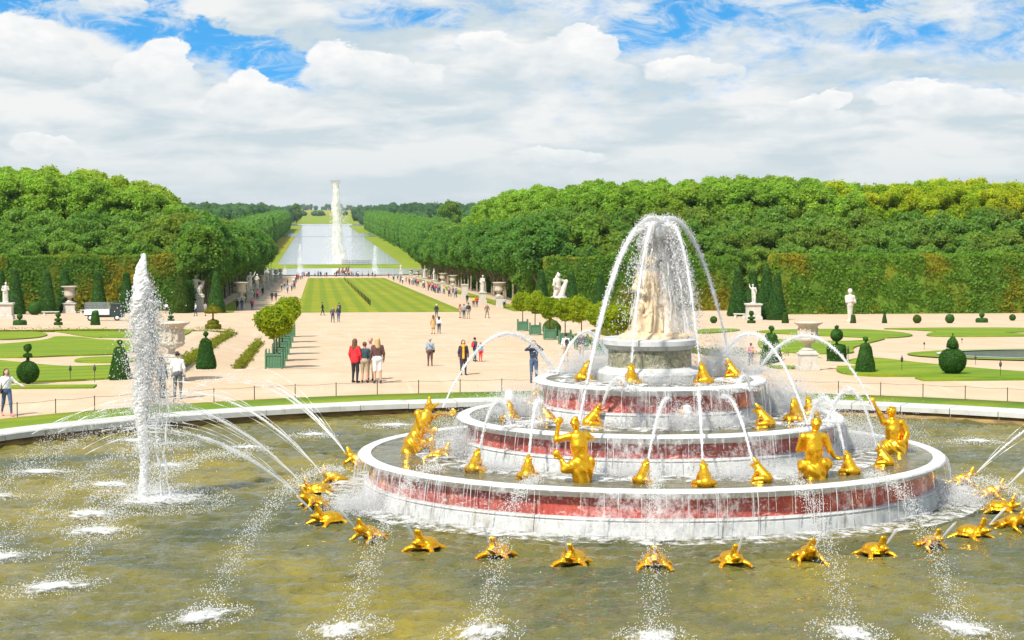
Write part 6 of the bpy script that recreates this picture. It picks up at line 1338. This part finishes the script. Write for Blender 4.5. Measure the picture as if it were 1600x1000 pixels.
person(306, 494, 21, 200, 'person in pale grey before the wrestling statue', 'walk', (.5, .5, .52), NAVY, BLK, HD); person(321, 494, 22, 60, 'person in brown grey right of the wrestling statue', 'walk', (.28, .24, .22), (.24, .2, .18), BLK, HD); person(371, 485, 18, 90, 'left of two people in black under the left vase', 'walk', BLK, BLK, BLK, HD); person(378, 485, 19, 90, 'right of two people under the left vase', 'walk', NAVY, JEAN, BLK, HD)
person(394, 485, 19, 90, 'person in a dark red jacket on the left path', 'walk', (.22, .03, .05), BLK, BLK, HD); person(402, 468, 15, 90, 'child-sized person in bright pink on the left path', 'stand', (.65, .05, .15), NAVY, BLK, HD); person(425, 471, 16, 90, 'person in black near the left potted trees', 'stand', BLK, BLK, BLK, HD); person(431, 470, 15, 100, 'person in dark grey near the left potted trees', 'stand', (.06, .06, .07), BLK, BLK, HD)
person(260, 490, 17, 90, 'person in white behind the tall jet near the hedge', 'stand', WHITE, BLK, BLK, HD)
# distant crowd
CR = [(c, b) for c in (BLK, WHITE, NAVY, (.30, .30, .33), RED, (.45, .12, .16), (.2, .3, .45), TAN) for b in (BLK, JEAN)]
CM = [person_mesh('walk' if i % 3 else 'stand', c, b, BLK, HD if i % 4 else HBL, .06, seed=0) for i, (c, b) in enumerate(CR)]
rc = random.Random(21)
def crowd(n, poly, label, group):
    for _ in range(n):
        f = rc.random(); k = rc.randrange(len(poly)-1); a, b = poly[k], poly[k+1]; px = a[0]+(b[0]-a[0])*f+rc.uniform(-1, 1)*a[2]; py = a[1]+(b[1]-a[1])*f+rc.uniform(-.8, .8)
        p = on_ground(px, py); t = thing('person', label, 'person', p, rc.uniform(0, 6.28), group, rc.uniform(.92, 1.05)); link('body', rc.choice(CM), t)
crowd(24, [(440, 459, 10), (456, 448, 8), (466, 437, 6), (470, 434, 4)], 'tiny visitor in the crowd on the left path of the avenue', 'crowd on the left avenue path')
crowd(14, [(474, 432.5, 3), (515, 432.5, 3)], 'tiny visitor strung out before the far round pool', 'visitors before the far pool')
crowd(22, [(520, 432, 5), (548, 432, 5), (590, 433, 3)], 'tiny visitor in the knot of people by the far pool', 'knot of people by the far pool')
crowd(46, [(600, 434, 6), (625, 440, 7), (650, 447, 7), (672, 454, 6), (690, 459, 6), (715, 466, 6)], 'tiny visitor in the crowd on the right path of the avenue', 'crowd on the right avenue path')
crowd(7, [(384, 472, 4), (410, 460, 5)], 'tiny visitor beside the left avenue statues', 'visitors beside the left avenue statues')
# ================================================================== far fountains and structures
def f_fall(t):
    p = opos(t); a = t.noise(t.vm(p, (1, 1, .20)), .9, 6, .8, .4); al = t.mr(a, .42, .66, .12, .80); d = t.new('ShaderNodeBsdfDiffuse'); d.inputs[0].default_value = (.88, .86, .80, 1)
    tr = t.new('ShaderNodeBsdfTransparent'); m3 = t.new('ShaderNodeMixShader'); t.put(m3.inputs[0], al); t.l.new(tr.outputs[0], m3.inputs[1]); t.l.new(d.outputs[0], m3.inputs[2]); return m3.outputs[0]
M_fall = mat('falling_water', f_fall); M_fade = mat('faint_spray', f_drop(0.28, .95)); M_steel = simple('pale_steel', (.42, .42, .38), .5)
YC = 716.0; q0 = at_y(527, 412, YC); top = at_y(524, 282, YC); H = top.z-Zf; sc = 1/px_m(q0)
wt = thing('tower_cascade', 'tall column of water falling from a steel trough over the far canal', 'waterfall', (top.x, YC, Zf))
mb = MB()
for sx in (-1, 1):
    for sy in (-1, 1): mb.box((sx*.9, sy*.9+3.0, H/2), (.22, .22, H))
for k in range(int(H/3)):
    for sx in (-1, 1): mb.tube([(sx*.9, 2.1, k*3), (sx*.9, 3.9, k*3+3)], .07, 4)
    mb.tube([(-.9, 2.1, k*3), (.9, 2.1, k*3+3)], .07, 4)
mb.build('lattice_mast', M_steel, wt); MB().box((0, .4, H-.55), (3.7, 2.4, .9)).box((0, .4, H-.05), (3.9, 2.6, .12)).box((0, 2.2, H-1.4), (1.9, 2.4, .5)).build('trough', M_steel, wt, bevel=.05)
for k, (r0, r1, sd2) in enumerate(((1.15, 1.9, 3), (.8, 2.7, 5))):
    zz = np.linspace(.2, H-1.0, 60); f = 1-zz/H; V_, Q = rope(np.stack([.35*f*(k*3.2+1)+.25*np.sin(zz*.5+k), -.3+0*zz, zz], 1), r0+(r1-r0)*f**1.3, sd2, 18, .22, .8); link('water_fall', mesh_np('water_fall', V_, Q, [M_fall], smooth=True), wt)
rg = np.random.default_rng(8); n = 2600; zz = rg.uniform(0, 1, n)**1.4*H*.8; P = np.stack([.9+rg.normal(size=n)*(.9+1.9*(1-zz/H)), rg.normal(size=n)*1.2, zz], 1); mesh_drops('spray', P, rg.uniform(.06, .16, n), wt)
for px, yt, yb, wd, lb in ((469, 381, 424, 1.5, 'slim distant jet at the left of the far round pool'), (586, 384, 424, 1.5, 'slim distant jet at the right of the far round pool')):
    b = on_ground(px, yb); h = at_y(px, yt, b.y).z-b.z; t = thing('distant_jet', lb, 'water jet', b, 0, 'distant jets'); zz = np.linspace(0, h, 40); V_, Q = rope(np.stack([0*zz, 0*zz, zz], 1), np.interp(zz/h, [0, .5, .95, 1], [1.0, .7, .4, .1]), 4, 12, .35, 1.2); link('stream', mesh_np('stream', V_, Q, [M_fade], smooth=True), t)
    n = 500; f = rg.uniform(0, 1, n); P = np.stack([rg.normal(size=n)*(.4+1.2*(1-f)), rg.normal(size=n), f*h], 1); mesh_drops('spray', P, rg.uniform(.03, .07, n), t)
b = at_y(557, 409.5, 704); t = thing('viewing_stand', 'dark open metal railing stand at the head of the far canal', 'stand', (b.x, 704, Zf)); s_ = 1/px_m(b)
for k in range(4):
    mb = MB(); x0 = (-22+k*11.5)*s_; x1 = x0+10.5*s_
    for z in (.3, 1.0, 1.6): mb.box(((x0+x1)/2, 0, z), (x1-x0, .08, .10))
    for j in range(6): mb.box((x0+(x1-x0)*j/5, 0, .85), (.10, .10, 1.7))
    mb.build('railing', M_iron, t)
ap = on_ground(536, 429); t = thing('distant_sculpture', 'dark reddish sculpture rising from the far round pool among people', 'sculpture', (ap.x, 600, ground_z(0, 579)+.2), 0, None, .6); link('figures', sdf_mesh('figures', [ell((x, 0, .6), (1.0, .9, .9)) for x in (-2.4, 0, 2.4)]+[cone((x, 0, 1), (x+.6, 0, 3.0+x*.2), .55, .3) for x in (-2.2, -.4, 1.6, 2.8)], .25, [simple('bronze', (.16, .06, .04), .5)], .4), t)
# ------------------------------------------------------------------ the air: faint haze round everything
hz = bpy.data.materials.new('haze'); hz.use_nodes = True; ht = NT(hz.node_tree); ht.n.clear(); ho = ht.new('ShaderNodeOutputMaterial'); hv = ht.new('ShaderNodeVolumePrincipled')
hv.inputs['Color'].default_value = (0.80, 0.90, 1.0, 1); hv.inputs['Density'].default_value = 0.00004; hv.inputs['Anisotropy'].default_value = 0.2; ht.l.new(hv.outputs[0], ho.inputs['Volume'])
o = MB().box((0, 3690, 0.5), (8040, 7840, 35.0)).build('haze', hz); o['kind'] = 'stuff'
